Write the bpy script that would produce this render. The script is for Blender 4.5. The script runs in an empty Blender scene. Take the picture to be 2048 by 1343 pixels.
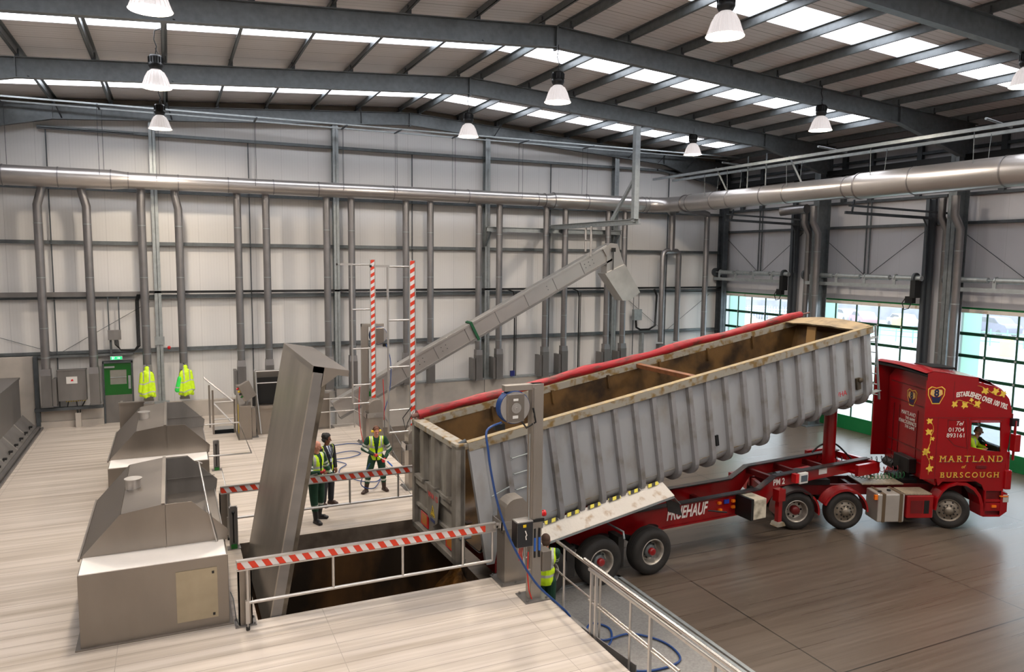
import bpy, bmesh, math, random
from mathutils import Vector, Matrix
from mathutils.geometry import tessellate_polygon
random.seed(7)
SC = bpy.context.scene
COL = SC.collection
PI = math.pi
V = Vector
R = math.radians

# ------------------------------------------------------------------ camera, world, light, exposure
def setup_camera():
    yaw, pitch, roll = 0.430442357, 0.104020089, -0.010338194
    cy, sy, cp, sp = math.cos(yaw), math.sin(yaw), math.cos(pitch), math.sin(pitch)
    fwd = V((sy*cp, cy*cp, -sp)); right = V((cy, -sy, 0)); down = fwd.cross(right)
    cr, sr = math.cos(roll), math.sin(roll)
    r2 = right*cr + down*sr; d2 = -right*sr + down*cr
    m = Matrix((r2, -d2, -fwd)).transposed().to_4x4()
    m.translation = V((0, 0, 6.0))
    cd = bpy.data.cameras.new('camera'); co = bpy.data.objects.new('camera', cd)
    COL.objects.link(co); co.matrix_world = m
    cd.sensor_width = 36; cd.sensor_fit = 'HORIZONTAL'; cd.lens = 1488.3/2048*36
    cd.clip_end = 300; cd.clip_start = 0.05
    SC.camera = co
setup_camera()
SC.view_settings.view_transform = 'Standard'
SC.view_settings.look = 'None'
SC.view_settings.gamma = 1
SC.view_settings.use_curve_mapping = False
SC.view_settings.exposure = 0.0
SC.cycles.use_denoising = True
SC.cycles.max_bounces = 8
SC.cycles.transparent_max_bounces = 16
SC.cycles.sample_clamp_indirect = 6
SC.cycles.caustics_reflective = False
SC.cycles.caustics_refractive = False
LAMP_W = 285
LAMP_COL = (1.0, 0.86, 0.70)
SKYLIGHT = 6.0
w = bpy.data.worlds.new('world'); SC.world = w; w.use_nodes = True
bg = w.node_tree.nodes['Background']; bg.inputs[0].default_value = (0.84, 0.92, 1.0, 1); bg.inputs[1].default_value = 4.2

def area(name, loc, rot, sx, sy, power, col, portal=False):
    d = bpy.data.lights.new(name, 'AREA'); d.shape = 'RECTANGLE'; d.size = sx; d.size_y = sy
    d.energy = power; d.color = col
    if portal: d.cycles.is_portal = True
    o = bpy.data.objects.new(name, d); COL.objects.link(o); o.location = loc; o.rotation_euler = rot
    return o
# sky portals in the three glazed doorways (they only steer the sampling of the sky)
for yc in (27.6, 21.36, 14.9, 8.9):
    area('door_portal', (26.3, yc, 1.7), (0, R(90), 0), 5.4, 5.3, 1, (1, 1, 1), True)

# ------------------------------------------------------------------ materials
def hexc(h):
    h = h.lstrip('#'); c = [int(h[i:i+2], 16)/255 for i in (0, 2, 4)]
    return tuple((x/12.92 if x <= .04045 else ((x+.055)/1.055)**2.4) for x in c) + (1,)
MATS = {}
class NT:
    def __init__(s, m): s.t = m.node_tree; s.n = s.t.nodes; s.l = s.t.links
    def node(s, t, **k):
        x = s.n.new(t)
        for a, b in k.items():
            if a.startswith('i_'): x.inputs[a[2:].replace('_', ' ')].default_value = b
            else: setattr(x, a, b)
        return x
    def link(s, a, b): s.l.new(a, b)
def base(name):
    m = bpy.data.materials.new(name); m.use_nodes = True
    return m, NT(m), m.node_tree.nodes['Principled BSDF']
def mat(name, col, rough=.5, metal=0, var=.0, scale=3, stretch=(1, 1, 1), col2=None, bump=0, bscale=None, detail=4, thr=None, rvar=0, coat=0, extra=None):
    """procedural surface: base colour mottled with stretched noise, optional second colour patches, bump"""
    if name in MATS: return MATS[name]
    m, t, p = base(name)
    c = hexc(col) if isinstance(col, str) else tuple(col)+(1,)
    p.inputs['Base Color'].default_value = c
    p.inputs['Roughness'].default_value = rough; p.inputs['Metallic'].default_value = metal
    if coat: p.inputs['Coat Weight'].default_value = coat; p.inputs['Coat Roughness'].default_value = .08
    tc = t.node('ShaderNodeTexCoord'); mp = t.node('ShaderNodeMapping'); mp.inputs['Scale'].default_value = stretch
    t.link(tc.outputs['Object'], mp.inputs['Vector'])
    if var or col2 or rvar:
        n = t.node('ShaderNodeTexNoise'); n.inputs['Scale'].default_value = scale; n.inputs['Detail'].default_value = detail
        t.link(mp.outputs[0], n.inputs['Vector'])
        r = t.node('ShaderNodeValToRGB')
        lo, hi = thr if thr else (.3, .7)
        r.color_ramp.elements[0].position = lo; r.color_ramp.elements[1].position = hi
        if col2: c2 = hexc(col2)
        else: c2 = tuple(x*(1-var) for x in c[:3])+(1,)
        r.color_ramp.elements[0].color = c2
        r.color_ramp.elements[1].color = c if col2 else tuple(min(1, x*(1+var*.4)) for x in c[:3])+(1,)
        t.link(n.outputs[0], r.inputs[0]); t.link(r.outputs[0], p.inputs['Base Color'])
        if rvar:
            mr = t.node('ShaderNodeMapRange'); mr.inputs['To Min'].default_value = max(.03, rough-rvar); mr.inputs['To Max'].default_value = min(1, rough+rvar)
            t.link(n.outputs[0], mr.inputs['Value']); t.link(mr.outputs[0], p.inputs['Roughness'])
    if bump:
        n2 = t.node('ShaderNodeTexNoise'); n2.inputs['Scale'].default_value = bscale or scale*4; n2.inputs['Detail'].default_value = 3
        t.link(mp.outputs[0], n2.inputs['Vector'])
        b = t.node('ShaderNodeBump'); b.inputs['Strength'].default_value = bump; b.inputs['Distance'].default_value = .02
        t.link(n2.outputs[0], b.inputs['Height']); t.link(b.outputs[0], p.inputs['Normal'])
    MATS[name] = m
    return m
def mix_lines(m, axis, period, width, col, soft=0, offset=0, obj=True):
    """grooves/seams of a real profile: mixes a seam colour where fract(coord/period) < width"""
    t = NT(m); p = m.node_tree.nodes['Principled BSDF']
    tc = t.node('ShaderNodeTexCoord'); sp = t.node('ShaderNodeSeparateXYZ')
    t.link(tc.outputs['Object'], sp.inputs[0])
    a = t.node('ShaderNodeMath', operation='MULTIPLY_ADD'); a.inputs[1].default_value = 1/period; a.inputs[2].default_value = 100+offset
    t.link(sp.outputs[axis], a.inputs[0])
    f = t.node('ShaderNodeMath', operation='FRACT'); t.link(a.outputs[0], f.inputs[0])
    l = t.node('ShaderNodeMath', operation='LESS_THAN'); l.inputs[1].default_value = width/period
    t.link(f.outputs[0], l.inputs[0])
    mx = t.node('ShaderNodeMix', data_type='RGBA'); mx.inputs[7].default_value = hexc(col)
    src = p.inputs['Base Color'].links[0].from_socket if p.inputs['Base Color'].links else None
    if src: t.link(src, mx.inputs[6])
    else: mx.inputs[6].default_value = p.inputs['Base Color'].default_value
    t.link(l.outputs[0], mx.inputs[0]); t.link(mx.outputs[2], p.inputs['Base Color'])
def stripes(name, c1, c2, period, slope, rough=.45, ax=0, bx=2, frac=.5):
    m, t, p = base(name); p.inputs['Roughness'].default_value = rough
    tc = t.node('ShaderNodeTexCoord'); sp = t.node('ShaderNodeSeparateXYZ'); t.link(tc.outputs['Object'], sp.inputs[0])
    s = t.node('ShaderNodeMath', operation='MULTIPLY_ADD'); s.inputs[1].default_value = slope
    t.link(sp.outputs[bx], s.inputs[0]); t.link(sp.outputs[ax], s.inputs[2])
    a = t.node('ShaderNodeMath', operation='MULTIPLY_ADD'); a.inputs[1].default_value = 1/period; a.inputs[2].default_value = 100
    t.link(s.outputs[0], a.inputs[0])
    f = t.node('ShaderNodeMath', operation='FRACT'); t.link(a.outputs[0], f.inputs[0])
    l = t.node('ShaderNodeMath', operation='LESS_THAN'); l.inputs[1].default_value = frac; t.link(f.outputs[0], l.inputs[0])
    mx = t.node('ShaderNodeMix', data_type='RGBA'); mx.inputs[6].default_value = hexc(c2); mx.inputs[7].default_value = hexc(c1)
    t.link(l.outputs[0], mx.inputs[0]); t.link(mx.outputs[2], p.inputs['Base Color'])
    MATS[name] = m; return m
def emis(name, col, strength):
    m, t, p = base(name); p.inputs['Base Color'].default_value = hexc(col)
    p.inputs['Emission Color'].default_value = hexc(col); p.inputs['Emission Strength'].default_value = strength
    MATS[name] = m; return m
def glass(name, tint=(1, 1, 1), gloss=.08, rough=.03, haze=0):
    m = bpy.data.materials.new(name); m.use_nodes = True; t = NT(m); t.n.clear()
    o = t.node('ShaderNodeOutputMaterial'); tr = t.node('ShaderNodeBsdfTransparent'); tr.inputs[0].default_value = tuple(tint)+(1,)
    g = t.node('ShaderNodeBsdfGlossy'); g.inputs['Roughness'].default_value = rough
    mx = t.node('ShaderNodeMixShader'); mx.inputs[0].default_value = gloss
    if haze:
        tl = t.node('ShaderNodeBsdfTranslucent'); tl.inputs[0].default_value = (.9, .93, 1, 1); m2 = t.node('ShaderNodeMixShader'); m2.inputs[0].default_value = haze
        t.link(tr.outputs[0], m2.inputs[1]); t.link(tl.outputs[0], m2.inputs[2]); tr = m2
    t.link(tr.outputs[0], mx.inputs[1]); t.link(g.outputs[0], mx.inputs[2]); t.link(mx.outputs[0], o.inputs[0])
    MATS[name] = m; return m

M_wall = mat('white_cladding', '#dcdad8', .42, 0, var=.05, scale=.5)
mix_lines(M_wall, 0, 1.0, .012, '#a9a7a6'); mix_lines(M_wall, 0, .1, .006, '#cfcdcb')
M_wallr = mat('white_cladding_shaded', '#c8c7ca', .42, 0, var=.06, scale=.5)  # white cladding darkened, the backlit shade put into its colour
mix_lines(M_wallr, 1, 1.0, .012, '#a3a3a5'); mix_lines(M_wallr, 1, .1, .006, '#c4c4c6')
M_roof = mat('roof_liner', '#e6e2e2', .45, 0, var=.05, scale=.8)
mix_lines(M_roof, 1, .2, .02, '#c6c1be'); mix_lines(M_roof, 1, 1.0, .03, '#a39e9b')
M_deck = mat('white_deck_boards', '#cabfb4', .42, .0, var=.0, col2='#aca092', thr=(.32, .6), scale=1.7, stretch=(.13, 3.2, 1), detail=7, rvar=.08)
mix_lines(M_deck, 1, .31, .011, '#8d837a'); mix_lines(M_deck, 0, 3.1, .01, '#a0968b', offset=.3)
M_conc = mat('brushed_concrete', '#665a4f', .30, 0, col2='#4c4137', thr=(.2, .8), scale=2.4, stretch=(.10, 6, 1), detail=6, bump=.06, bscale=12, rvar=.08)
mix_lines(M_conc, 1, 5.2, .03, '#2c2620', offset=.35); mix_lines(M_conc, 0, 5.4, .03, '#2c2620', offset=.12)
M_stain = mat('stainless_steel', '#938b83', .33, .8, var=.16, scale=1.1, stretch=(1, 1, .5), detail=5, rvar=.06)
M_stainl = mat('stainless_bright', '#c4c0bc', .32, .8, var=.08, scale=.7, detail=3)
M_staind = mat('stainless_dull', '#878482', .45, .7, var=.2, scale=2.2, stretch=(1, 1, .35), detail=7, rvar=.1)
M_polish = mat('polished_tube', '#cfc8c0', .24, .9)
M_galv = mat('galvanised_steel', '#73787a', .42, .55, var=.2, scale=7, detail=3, rvar=.08)
M_galvd = mat('galvanised_dark', '#565b5f', .5, .45, var=.22, scale=5, detail=3)
M_galvl = mat('galvanised_light', '#a5abac', .42, .5, var=.16, scale=7)
M_duct = mat('spiral_duct', '#b9b4b1', .3, .8, var=.06, scale=1.2)
M_ductd = mat('drop_duct_metal', '#8f8c8c', .36, .8, var=.12, scale=2.5)
M_black = mat('black_plastic', '#101112', .45, 0, var=.2, scale=4)
M_rubber = mat('rubber', '#1a1918', .75, 0, var=.3, scale=5, col2='#2c2825', thr=(.3, .8))
M_dark = mat('dark_cavity', '#0c0b0a', .8)
M_upst = mat('concrete_upstand', '#b8b0a7', .75, 0, var=.16, scale=1.5, detail=6)
M_redp = mat('red_paint', '#930a10', .3, .0, var=.25, scale=1.5, coat=.5)
M_redd = mat('red_paint_dull', '#6c1214', .45, 0, var=.35, scale=3, coat=.1)
M_redc = mat('red_cab_paint', '#960510', .26, .0, var=.10, scale=1.1, coat=.45)
M_redt = mat('red_tarp', '#9c1620', .5, 0, col2='#5e2a22', thr=(.34, .52), scale=3, stretch=(1, 3, 3), detail=6, bump=.6, bscale=5)
M_binp = mat('grey_body_paint', '#a4a6a9', .42, .1, col2='#95928d', thr=(.3, .5), scale=1.6, stretch=(1.2, 1, .7), detail=8, bump=.08, bscale=2.5, rvar=.1)
M_rib = mat('grey_rib_paint', '#8f8e90', .45, .1, col2='#75706a', thr=(.3, .5), scale=2.5, detail=7)
M_bini = mat('stained_inner', '#644a28', .5, 0, col2='#2a2017', thr=(.36, .60), scale=1.3, detail=9, bump=.5, bscale=4, rvar=.15)
M_rim = mat('dirty_rim', '#948f84', .6, 0, col2='#7a6238', thr=(.38, .52), scale=5, detail=9)
M_gate = mat('tailgate_paint', '#8b8780', .5, .1, col2='#4f483f', thr=(.3, .62), scale=2.2, stretch=(1, 1, .4), detail=9)
M_white = mat('white_paint', '#dedcd8', .4, 0, var=.06, scale=2)
M_whited = mat('scuffed_white', '#dcd5cb', .55, 0, col2='#b09472', thr=(.26, .42), scale=4.5, detail=9, bump=.5, bscale=9)
M_gold = mat('gold_lettering', '#eab944', .4, 0)
M_goldp = mat('pale_gold', '#e8c34a', .45, 0)
M_navy = mat('navy_paint', '#1a2348', .4, 0)
M_blueL = mat('lettering_shadow_blue', '#2b3a6c', .4, 0)
M_letw = mat('white_lettering', '#ece4dc', .45, 0)
M_green = mat('door_green', '#0f6a38', .35, 0, var=.1, scale=2)
M_greend = mat('dark_green_frame', '#0c3f28', .4, 0, var=.1, scale=2)
M_greenb = mat('emerald_door', '#076018', .35, 0, var=.08, scale=2)
M_orange = mat('orange_lens', '#f07a1c', .3, 0)
M_yellow = mat('yellow_paint', '#e2c21a', .4, 0)
M_redbutton = mat('red_plastic', '#c8151a', .3, 0)
M_reflo = mat('orange_reflector', '#e8571c', .4, 0)
M_hose = mat('blue_hose', '#173d78', .4, 0)
M_redhose = mat('red_hose', '#c22a20', .4, 0)
M_tread = mat('tread_plate', '#a2a09d', .36, .55, var=.2, scale=20, bump=.5, bscale=45)
M_alu = mat('aluminium_tank', '#c9c4bd', .32, .6, var=.1, scale=2, bump=.05)
M_checker = mat('aluminium_checker', '#b5a68f', .4, .5, var=.35, scale=30, bump=.6, bscale=60)
M_lime = mat('hi_vis_yellow', '#cdf218', .6, 0, var=.12, scale=9, bump=.25, bscale=10)
M_limeg = mat('hi_vis_green', '#38e05a', .6, 0, var=.12, scale=9)
M_silver = mat('reflective_tape', '#b9bcb4', .4, .1, var=.08, scale=8)
M_wgreen = mat('workwear_green', '#0e3b27', .8, 0, var=.3, scale=8, bump=.3, bscale=14)
M_suit = mat('dark_suit', '#15171f', .75, 0, var=.2, scale=8, bump=.2, bscale=14)
M_shirt = mat('pale_shirt', '#b9bfd0', .7, 0)
M_skin = mat('fair_skin', '#c98a72', .5, 0, var=.1, scale=12)
M_skind = mat('brown_skin', '#6e4531', .5, 0, var=.1, scale=12)
M_hairb = mat('black_hair', '#050505', .7, 0, bump=.6, bscale=60)
M_hairr = mat('auburn_hair', '#6d4430', .7, 0, bump=.6, bscale=60)
M_hairs = mat('short_brown_hair', '#4c372b', .8, 0)
M_boot = mat('black_boot', '#101012', .4, 0)
M_bootb = mat('brown_boot', '#3a251c', .55, 0, var=.3, scale=10)
M_glove = mat('red_glove', '#c21f22', .55, 0, var=.15, scale=12)
M_cap = mat('tan_cap', '#8c7258', .8, 0)
M_pit = mat('stained_pit_steel', '#6b4c2c', .5, .1, col2='#2a221a', thr=(.42, .68), scale=1.1, stretch=(1, 1, .5), detail=8)
M_pitb = mat('lit_pit_lip', '#82766a', .45, .15, col2='#5a5046', thr=(.35, .65), scale=2, detail=7)  # paler band paints the light reaching the top of the pit walls
M_haz = stripes('red_white_tape', '#d23a1e', '#d8d4d4', .21, .62)
M_hazy = stripes('yellow_black_tape', '#d8c832', '#2a2822', .16, 0, ax=0, bx=1)
M_glass = glass('door_glazing', (.97, .99, .99), .04, haze=.13)  # translucent share stands in for flare washing out the view outside
M_glassc = glass('cab_glass', (.55, .6, .62), .12)
M_sky = emis('daylight_sheet', '#f2f6ff', SKYLIGHT)
M_lampg = emis('lit_reflector', '#cfc8c6', .75)
M_lampd = emis('lamp_mouth', '#fff0d0', 22)
M_exit = emis('lit_exit_green', '#1fae6a', 1.6)
M_exitw = emis('lit_exit_white', '#e8fff4', 2.2)
M_redled = emis('red_led', '#ff2020', 2)
M_mint = mat('mint_jamb', '#6fbf9d', .5, 0)
M_out = mat('outside_paving', '#cfcfcf', .8, 0, var=.08, scale=.4)

# ------------------------------------------------------------------ mesh builder
class MB:
    def __init__(s): s.v = []; s.f = []; s.m = []; s.s = []
    def add(s, vs, fs, mi=0, sm=False):
        b = len(s.v); s.v += [tuple(v) for v in vs]
        for f in fs: s.f.append([b+i for i in f]); s.m.append(mi); s.s.append(sm)
        return s
    def box(s, x0, x1, y0, y1, z0, z1, mi=0, M=None):
        x0, x1 = sorted((x0, x1)); y0, y1 = sorted((y0, y1)); z0, z1 = sorted((z0, z1))
        vs = [V((x, y, z)) for z in (z0, z1) for y in (y0, y1) for x in (x0, x1)]
        if M is not None: vs = [M @ v for v in vs]
        return s.add(vs, [(0, 2, 3, 1), (4, 5, 7, 6), (0, 1, 5, 4), (2, 6, 7, 3), (0, 4, 6, 2), (1, 3, 7, 5)], mi)
    def beam(s, a, b, w, h=None, up=(0, 0, 1), mi=0):
        a, b = V(a), V(b); h = h or w; d = (b-a).normalized(); up = V(up)
        if abs(d.dot(up)) > .98: up = V((1, 0, 0)) if abs(d.x) < .9 else V((0, 1, 0))
        x = d.cross(up).normalized(); y = x.cross(d).normalized()
        vs = [p + x*i*w/2 + y*j*h/2 for p in (a, b) for i, j in ((-1, -1), (1, -1), (1, 1), (-1, 1))]
        return s.add(vs, [(3, 2, 1, 0), (4, 5, 6, 7), (0, 1, 5, 4), (1, 2, 6, 5), (2, 3, 7, 6), (3, 0, 4, 7)], mi)
    def tube(s, pts, r, n=12, mi=0, cap=True, closed=False, sc=(1, 1)):
        pts = [V(p) for p in pts]; k = len(pts); rs = r if isinstance(r, (list, tuple)) else [r]*k
        d0 = (pts[1]-pts[0]).normalized(); ref = V((0, 0, 1)) if abs(d0.z) < .95 else V((0, 1, 0))
        x = d0.cross(ref).normalized(); rings = []
        for i, p in enumerate(pts):
            if closed: d = (pts[(i+1) % k]-pts[i-1]).normalized()
            elif i == 0: d = d0
            elif i == k-1: d = (pts[-1]-pts[-2]).normalized()
            else: d = ((pts[i+1]-p).normalized()+(p-pts[i-1]).normalized()).normalized()
            x = (x - d*x.dot(d)).normalized(); y = d.cross(x)
            rings.append([p + (x*math.cos(t)*sc[0]+y*math.sin(t)*sc[1])*rs[i] for t in (2*PI*j/n for j in range(n))])
        vs = [v for rg in rings for v in rg]; fs = []
        for i in range(k if closed else k-1):
            a, b = i*n, ((i+1) % k)*n
            fs += [(a+j, a+(j+1) % n, b+(j+1) % n, b+j) for j in range(n)]
        s.add(vs, fs, mi, True)
        if cap and not closed:
            s.add(rings[0], [tuple(range(n))[::-1]], mi); s.add(rings[-1], [tuple(range(n))], mi)
        return s
    def lathe(s, prof, M=Matrix(), n=24, mi=0, sm=True, cap=False):
        vs = []; fs = []
        for r, z in prof:
            vs += [M @ V((r*math.cos(2*PI*j/n), r*math.sin(2*PI*j/n), z)) for j in range(n)]
        for i in range(len(prof)-1):
            a, b = i*n, (i+1)*n
            fs += [(a+j, a+(j+1) % n, b+(j+1) % n, b+j) for j in range(n)]
        s.add(vs, fs, mi, sm)
        if cap:
            s.add(vs[:n], [tuple(range(n))[::-1]], mi); s.add(vs[-n:], [tuple(range(n))], mi)
        return s
    def prism(s, poly, off, mi=0, holes=()):
        """3D polygon (list of points) extruded by vector off; holes optional"""
        off = V(off); loops = [[V(p) for p in poly]] + [[V(p) for p in h] for h in holes]
        flat = [p for l in loops for p in l]; tr = tessellate_polygon(loops); n = len(flat)
        s.add(flat + [p+off for p in flat], [tuple(t) for t in tr] + [tuple(i+n for i in t[::-1]) for t in tr], mi)
        b = 0
        for l in loops:
            k = len(l); q = [p for p in l] + [p+off for p in l]
            s.add(q, [(i, i+k, (i+1) % k+k, (i+1) % k) for i in range(k)], mi)
        return s
    def ell(s, c, r, n=14, m=9, mi=0, M=None):
        c = V(c); r = (r, r, r) if isinstance(r, (int, float)) else r; vs = []; fs = []
        for i in range(m+1):
            a = PI*i/m
            for j in range(n):
                b = 2*PI*j/n; p = V((r[0]*math.sin(a)*math.cos(b), r[1]*math.sin(a)*math.sin(b), r[2]*math.cos(a)))
                if M is not None: p = M @ p
                vs.append(c+p)
        for i in range(m): fs += [(i*n+j, (i+1)*n+j, (i+1)*n+(j+1) % n, i*n+(j+1) % n) for j in range(n)]
        return s.add(vs, fs, mi, True)
    def cap(s, a, b, ra, rb=None, n=12, mi=0):
        a, b = V(a), V(b); rb = ra if rb is None else rb
        s.ell(a, ra, n, 8, mi); s.ell(b, rb, n, 8, mi)
        return s.tube([a, b], [ra, rb], n, mi)
    def mesh(s, name, mats):
        me = bpy.data.meshes.new(name); me.from_pydata(s.v, [], s.f); mats = mats if isinstance(mats, (list, tuple)) else [mats]
        for m in mats: me.materials.append(m)
        me.polygons.foreach_set('material_index', s.m); me.polygons.foreach_set('use_smooth', s.s)
        bm = bmesh.new(); bm.from_mesh(me); bmesh.ops.recalc_face_normals(bm, faces=bm.faces); bm.to_mesh(me); bm.free()
        me.update(); return me
    def build(s, name, mats, parent=None, label=None, cat=None, group=None, kind=None, loc=None, rot=None, bevel=0):
        return link(name, s.mesh(name, mats), parent, label, cat, group, kind, loc, rot, bevel)
def link(name, me, parent=None, label=None, cat=None, group=None, kind=None, loc=None, rot=None, bevel=0):
    o = bpy.data.objects.new(name, me); COL.objects.link(o)
    if parent: o.parent = parent
    if loc: o.location = loc
    if rot: o.rotation_euler = rot
    if bevel:
        b = o.modifiers.new('bevel', 'BEVEL'); b.width = bevel; b.segments = 2; b.limit_method = 'ANGLE'; b.angle_limit = R(40)
    for k, x in (('label', label), ('category', cat), ('group', group), ('kind', kind)):
        if x: o[k] = x
    return o
def thing(name, label, cat, loc=(0, 0, 0), rot=(0, 0, 0), group=None):
    o = bpy.data.objects.new(name, None); COL.objects.link(o); o.empty_display_size = .2
    o.location = loc; o.rotation_euler = rot; o['label'] = label; o['category'] = cat
    if group: o['group'] = group
    return o
KIDS = {}
def copy_tree(o, parent=None, label=None, loc=None, rot=None):
    c = o.copy(); COL.objects.link(c)
    if parent: c.parent = parent
    for ch in [x for x in list(COL.objects) if x.parent == o]: copy_tree(ch, c)
    if label: c['label'] = label
    if loc is not None: c.location = loc
    if rot is not None: c.rotation_euler = rot
    return c
def struct(name, mb, m, bevel=0, label=None, parent=None):
    return mb.build(name, m, parent, kind=None if parent else 'structure', bevel=bevel, label=label)
def textmesh(txt, size, ext=.002, align='CENTER', shear=0, space=1, bold=0, arc=None):
    c = bpy.data.curves.new('lettering', 'FONT'); c.body = txt; c.size = size; c.extrude = ext; c.align_x = align; c.align_y = 'BOTTOM_BASELINE'
    c.shear = shear; c.space_character = space; c.offset = bold
    o = bpy.data.objects.new('lettering', c); COL.objects.link(o)
    me = bpy.data.meshes.new_from_object(o.evaluated_get(bpy.context.evaluated_depsgraph_get()))
    bpy.data.objects.remove(o); bpy.data.curves.remove(c)
    if arc:
        for v in me.vertices: v.co.y += arc(v.co.x)
    return me
def text(txt, size, parent, loc, rot, m, name='lettering', sx=1, **k):
    me = textmesh(txt, size, **k); me.materials.clear(); me.materials.append(m)
    if sx != 1:
        for v in me.vertices: v.co.x *= sx
    return link(name, me, parent, loc=loc, rot=rot)
def serif_mesh(txt, h, width, round_='OSCGU', ext=.003):
    """capital letters with slab serifs, spread over a given width"""
    L = [textmesh(c, h, ext, 'LEFT') for c in txt]; W_ = [max(v.co.x for v in m.vertices) for m in L]; gap = (width-sum(W_))/(len(txt)-1)
    b = MB(); x = 0
    for c, m, w_ in zip(txt, L, W_):
        b.add([(v.co.x+x, v.co.y, v.co.z) for v in m.vertices], [tuple(p.vertices) for p in m.polygons]); top = max(v.co.y for v in m.vertices)
        for y0, s in ((0, 1), (top, -1)):
            if c in round_ and not (c == 'U' and s < 0): continue
            xs = sorted({round(v.co.x, 4) for v in m.vertices if abs(v.co.y-y0) < h*.03}); g = []
            for q in xs:
                if g and q-g[-1][1] < h*.2: g[-1][1] = q
                else: g.append([q, q])
            for a, e in g:
                if e-a < h*.5: b.box(x+a-h*.09, x+e+h*.09, y0, y0+s*h*.055, -ext, ext)
        x += w_+gap; bpy.data.meshes.remove(m)
    return b
def remesh(mb, vox, pick=None, kill=None, mats=None, name='body', smooth=2, warp=None):
    me = mb.mesh(name, [M_black]); o = bpy.data.objects.new('tmp', me); COL.objects.link(o)
    r = o.modifiers.new('r', 'REMESH'); r.mode = 'VOXEL'; r.voxel_size = vox; r.use_smooth_shade = True
    if smooth: q = o.modifiers.new('s', 'SMOOTH'); q.iterations = smooth; q.factor = .5
    out = bpy.data.meshes.new_from_object(o.evaluated_get(bpy.context.evaluated_depsgraph_get()))
    bpy.data.objects.remove(o); out.materials.clear()
    for m in mats: out.materials.append(m)
    bm = bmesh.new(); bm.from_mesh(out)
    if kill: bmesh.ops.delete(bm, geom=[f for f in bm.faces if kill(f.calc_center_median(), f.normal)], context='FACES')
    for f in bm.faces:
        f.smooth = True; f.material_index = pick(f.calc_center_median(), f.normal) if pick else 0
    bm.to_mesh(out); bm.free(); return out
# ------------------------------------------------------------------ building shell
XR, XL, YB, YF = 25.6, -8.0, 30.0, -7.0
RIDGE = 8.98
def roofz(x): return 12.02 - .065*abs(x-RIDGE)

b = MB(); b.box(5.93, 26.2, YF, 30.2, -1.3, -1.0); struct('floor', b, M_conc)
b = MB(); b.box(5.935, 8.62, 1.0, 13.35, -1.02, -.985); struct('trim_tread_plate', b, M_tread)
b = MB()
b.box(8.62, 8.72, 1.0, 13.45, -1.02, -.97); b.box(8.78, 8.86, 1.0, 13.45, -1.02, -.975); b.box(5.935, 8.86, 13.35, 13.45, -1.02, -.975)
struct('trim_floor_edge', b, M_galvl)
# white raised deck with the open pit, the lidded pit and the stair opening
b = MB()
for x0, x1, y0, y1 in ((XL, 5.93, YF, 12.43), (XL, 1.13, 12.43, 16.05), (XL, 5.93, 16.05, 18.6), (XL, 1.13, 18.6, 22.2), (5.5, 5.93, 18.6, 22.2),
                       (XL, 5.93, 22.2, 26.5), (XL, 1.15, 26.5, 27.7), (1.87, 3.0, 26.5, 27.7), (XL, 3.0, 27.7, 30.0)):
    b.box(x0, x1, y0, y1, -.12, 0)
struct('floor_raised_deck', b, M_deck)
b = MB()
b.box(5.88, 5.925, YF, 12.43, -1.3, -.12); b.box(5.88, 5.925, 16.05, 26.5, -1.3, -.12); b.box(3.0, 5.925, 26.45, 26.49, -1.3, -.12)
b.box(XL, 3.0, 26.5, 30, -1.35, -1.3); b.box(2.98, 5.9, 26.5, 30, -1.3, -1.0, 0)
struct('trim_deck_side', b, M_staind)
def pit(x0, x1, y0, y1, d, right_top):
    b = MB(); t = .08
    b.box(x0-t, x0, y0-t, y1+t, -d, -.12, 0); b.box(x0-t, x1, y1-.01, y1+t, -d, -.62, 0); b.box(x0-t, x1, y1-.012, y1-.002, -.62, -.004, 1)
    b.box(x0-t, x1, y0-t, y0, -d, -.12, 0); b.box(x1, x1+.01, y0-t, y1+t, -d, right_top, 0); b.box(x0-t, x1+.01, y0-t, y1+t, -d-.1, -d, 0)
    b.box(x0-.02, x0+.002, y0, y1, -.5, -.002, 1)
    return b
struct('floor_pit_lining', pit(1.13, 5.92, 12.43, 16.05, 4.6, -1.3), [M_pit, M_pitb])
b = MB(); nx, ny = 22, 26; vs = []; rnd = random.Random(5)
for i in range(nx+1):
    for j in range(ny+1):
        x = 2.6+3.3*i/nx; y = 12.44+3.6*j/ny; t_ = (x-2.6)/3.3
        vs.append((x, y, -4.6+3.5*t_**1.2*(.85+.15*math.sin(y*2.1))+(rnd.random()-.5)*.22*(t_ > .02)))
b.add(vs, [(i*(ny+1)+j, (i+1)*(ny+1)+j, (i+1)*(ny+1)+j+1, i*(ny+1)+j+1) for i in range(nx) for j in range(ny)], 0, True)
b.build('food_waste', mat('brown_waste', '#96662a', .6, 0, col2='#4a3114', thr=(.35, .65), scale=4, detail=8, bump=1, bscale=9), None, 'brown waste heap sloping down inside the open pit', 'waste', kind='stuff')
# stair opening with steps going down
b = MB()
for i in range(6): b.box(1.2+i*.0, 1.82, 26.55+i*.19, 26.55+(i+1)*.19, -1.3, -1.15+i*.17+.05)
b.box(1.11, 1.15, 26.46, 27.74, -1.3, -.12, 1); b.box(1.87, 1.91, 26.46, 27.74, -1.3, -.12, 1); b.box(1.11, 1.91, 27.7, 27.74, -1.3, -.12, 1)
struct('floor_stair_opening', b, [M_galvd, M_dark])

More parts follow.
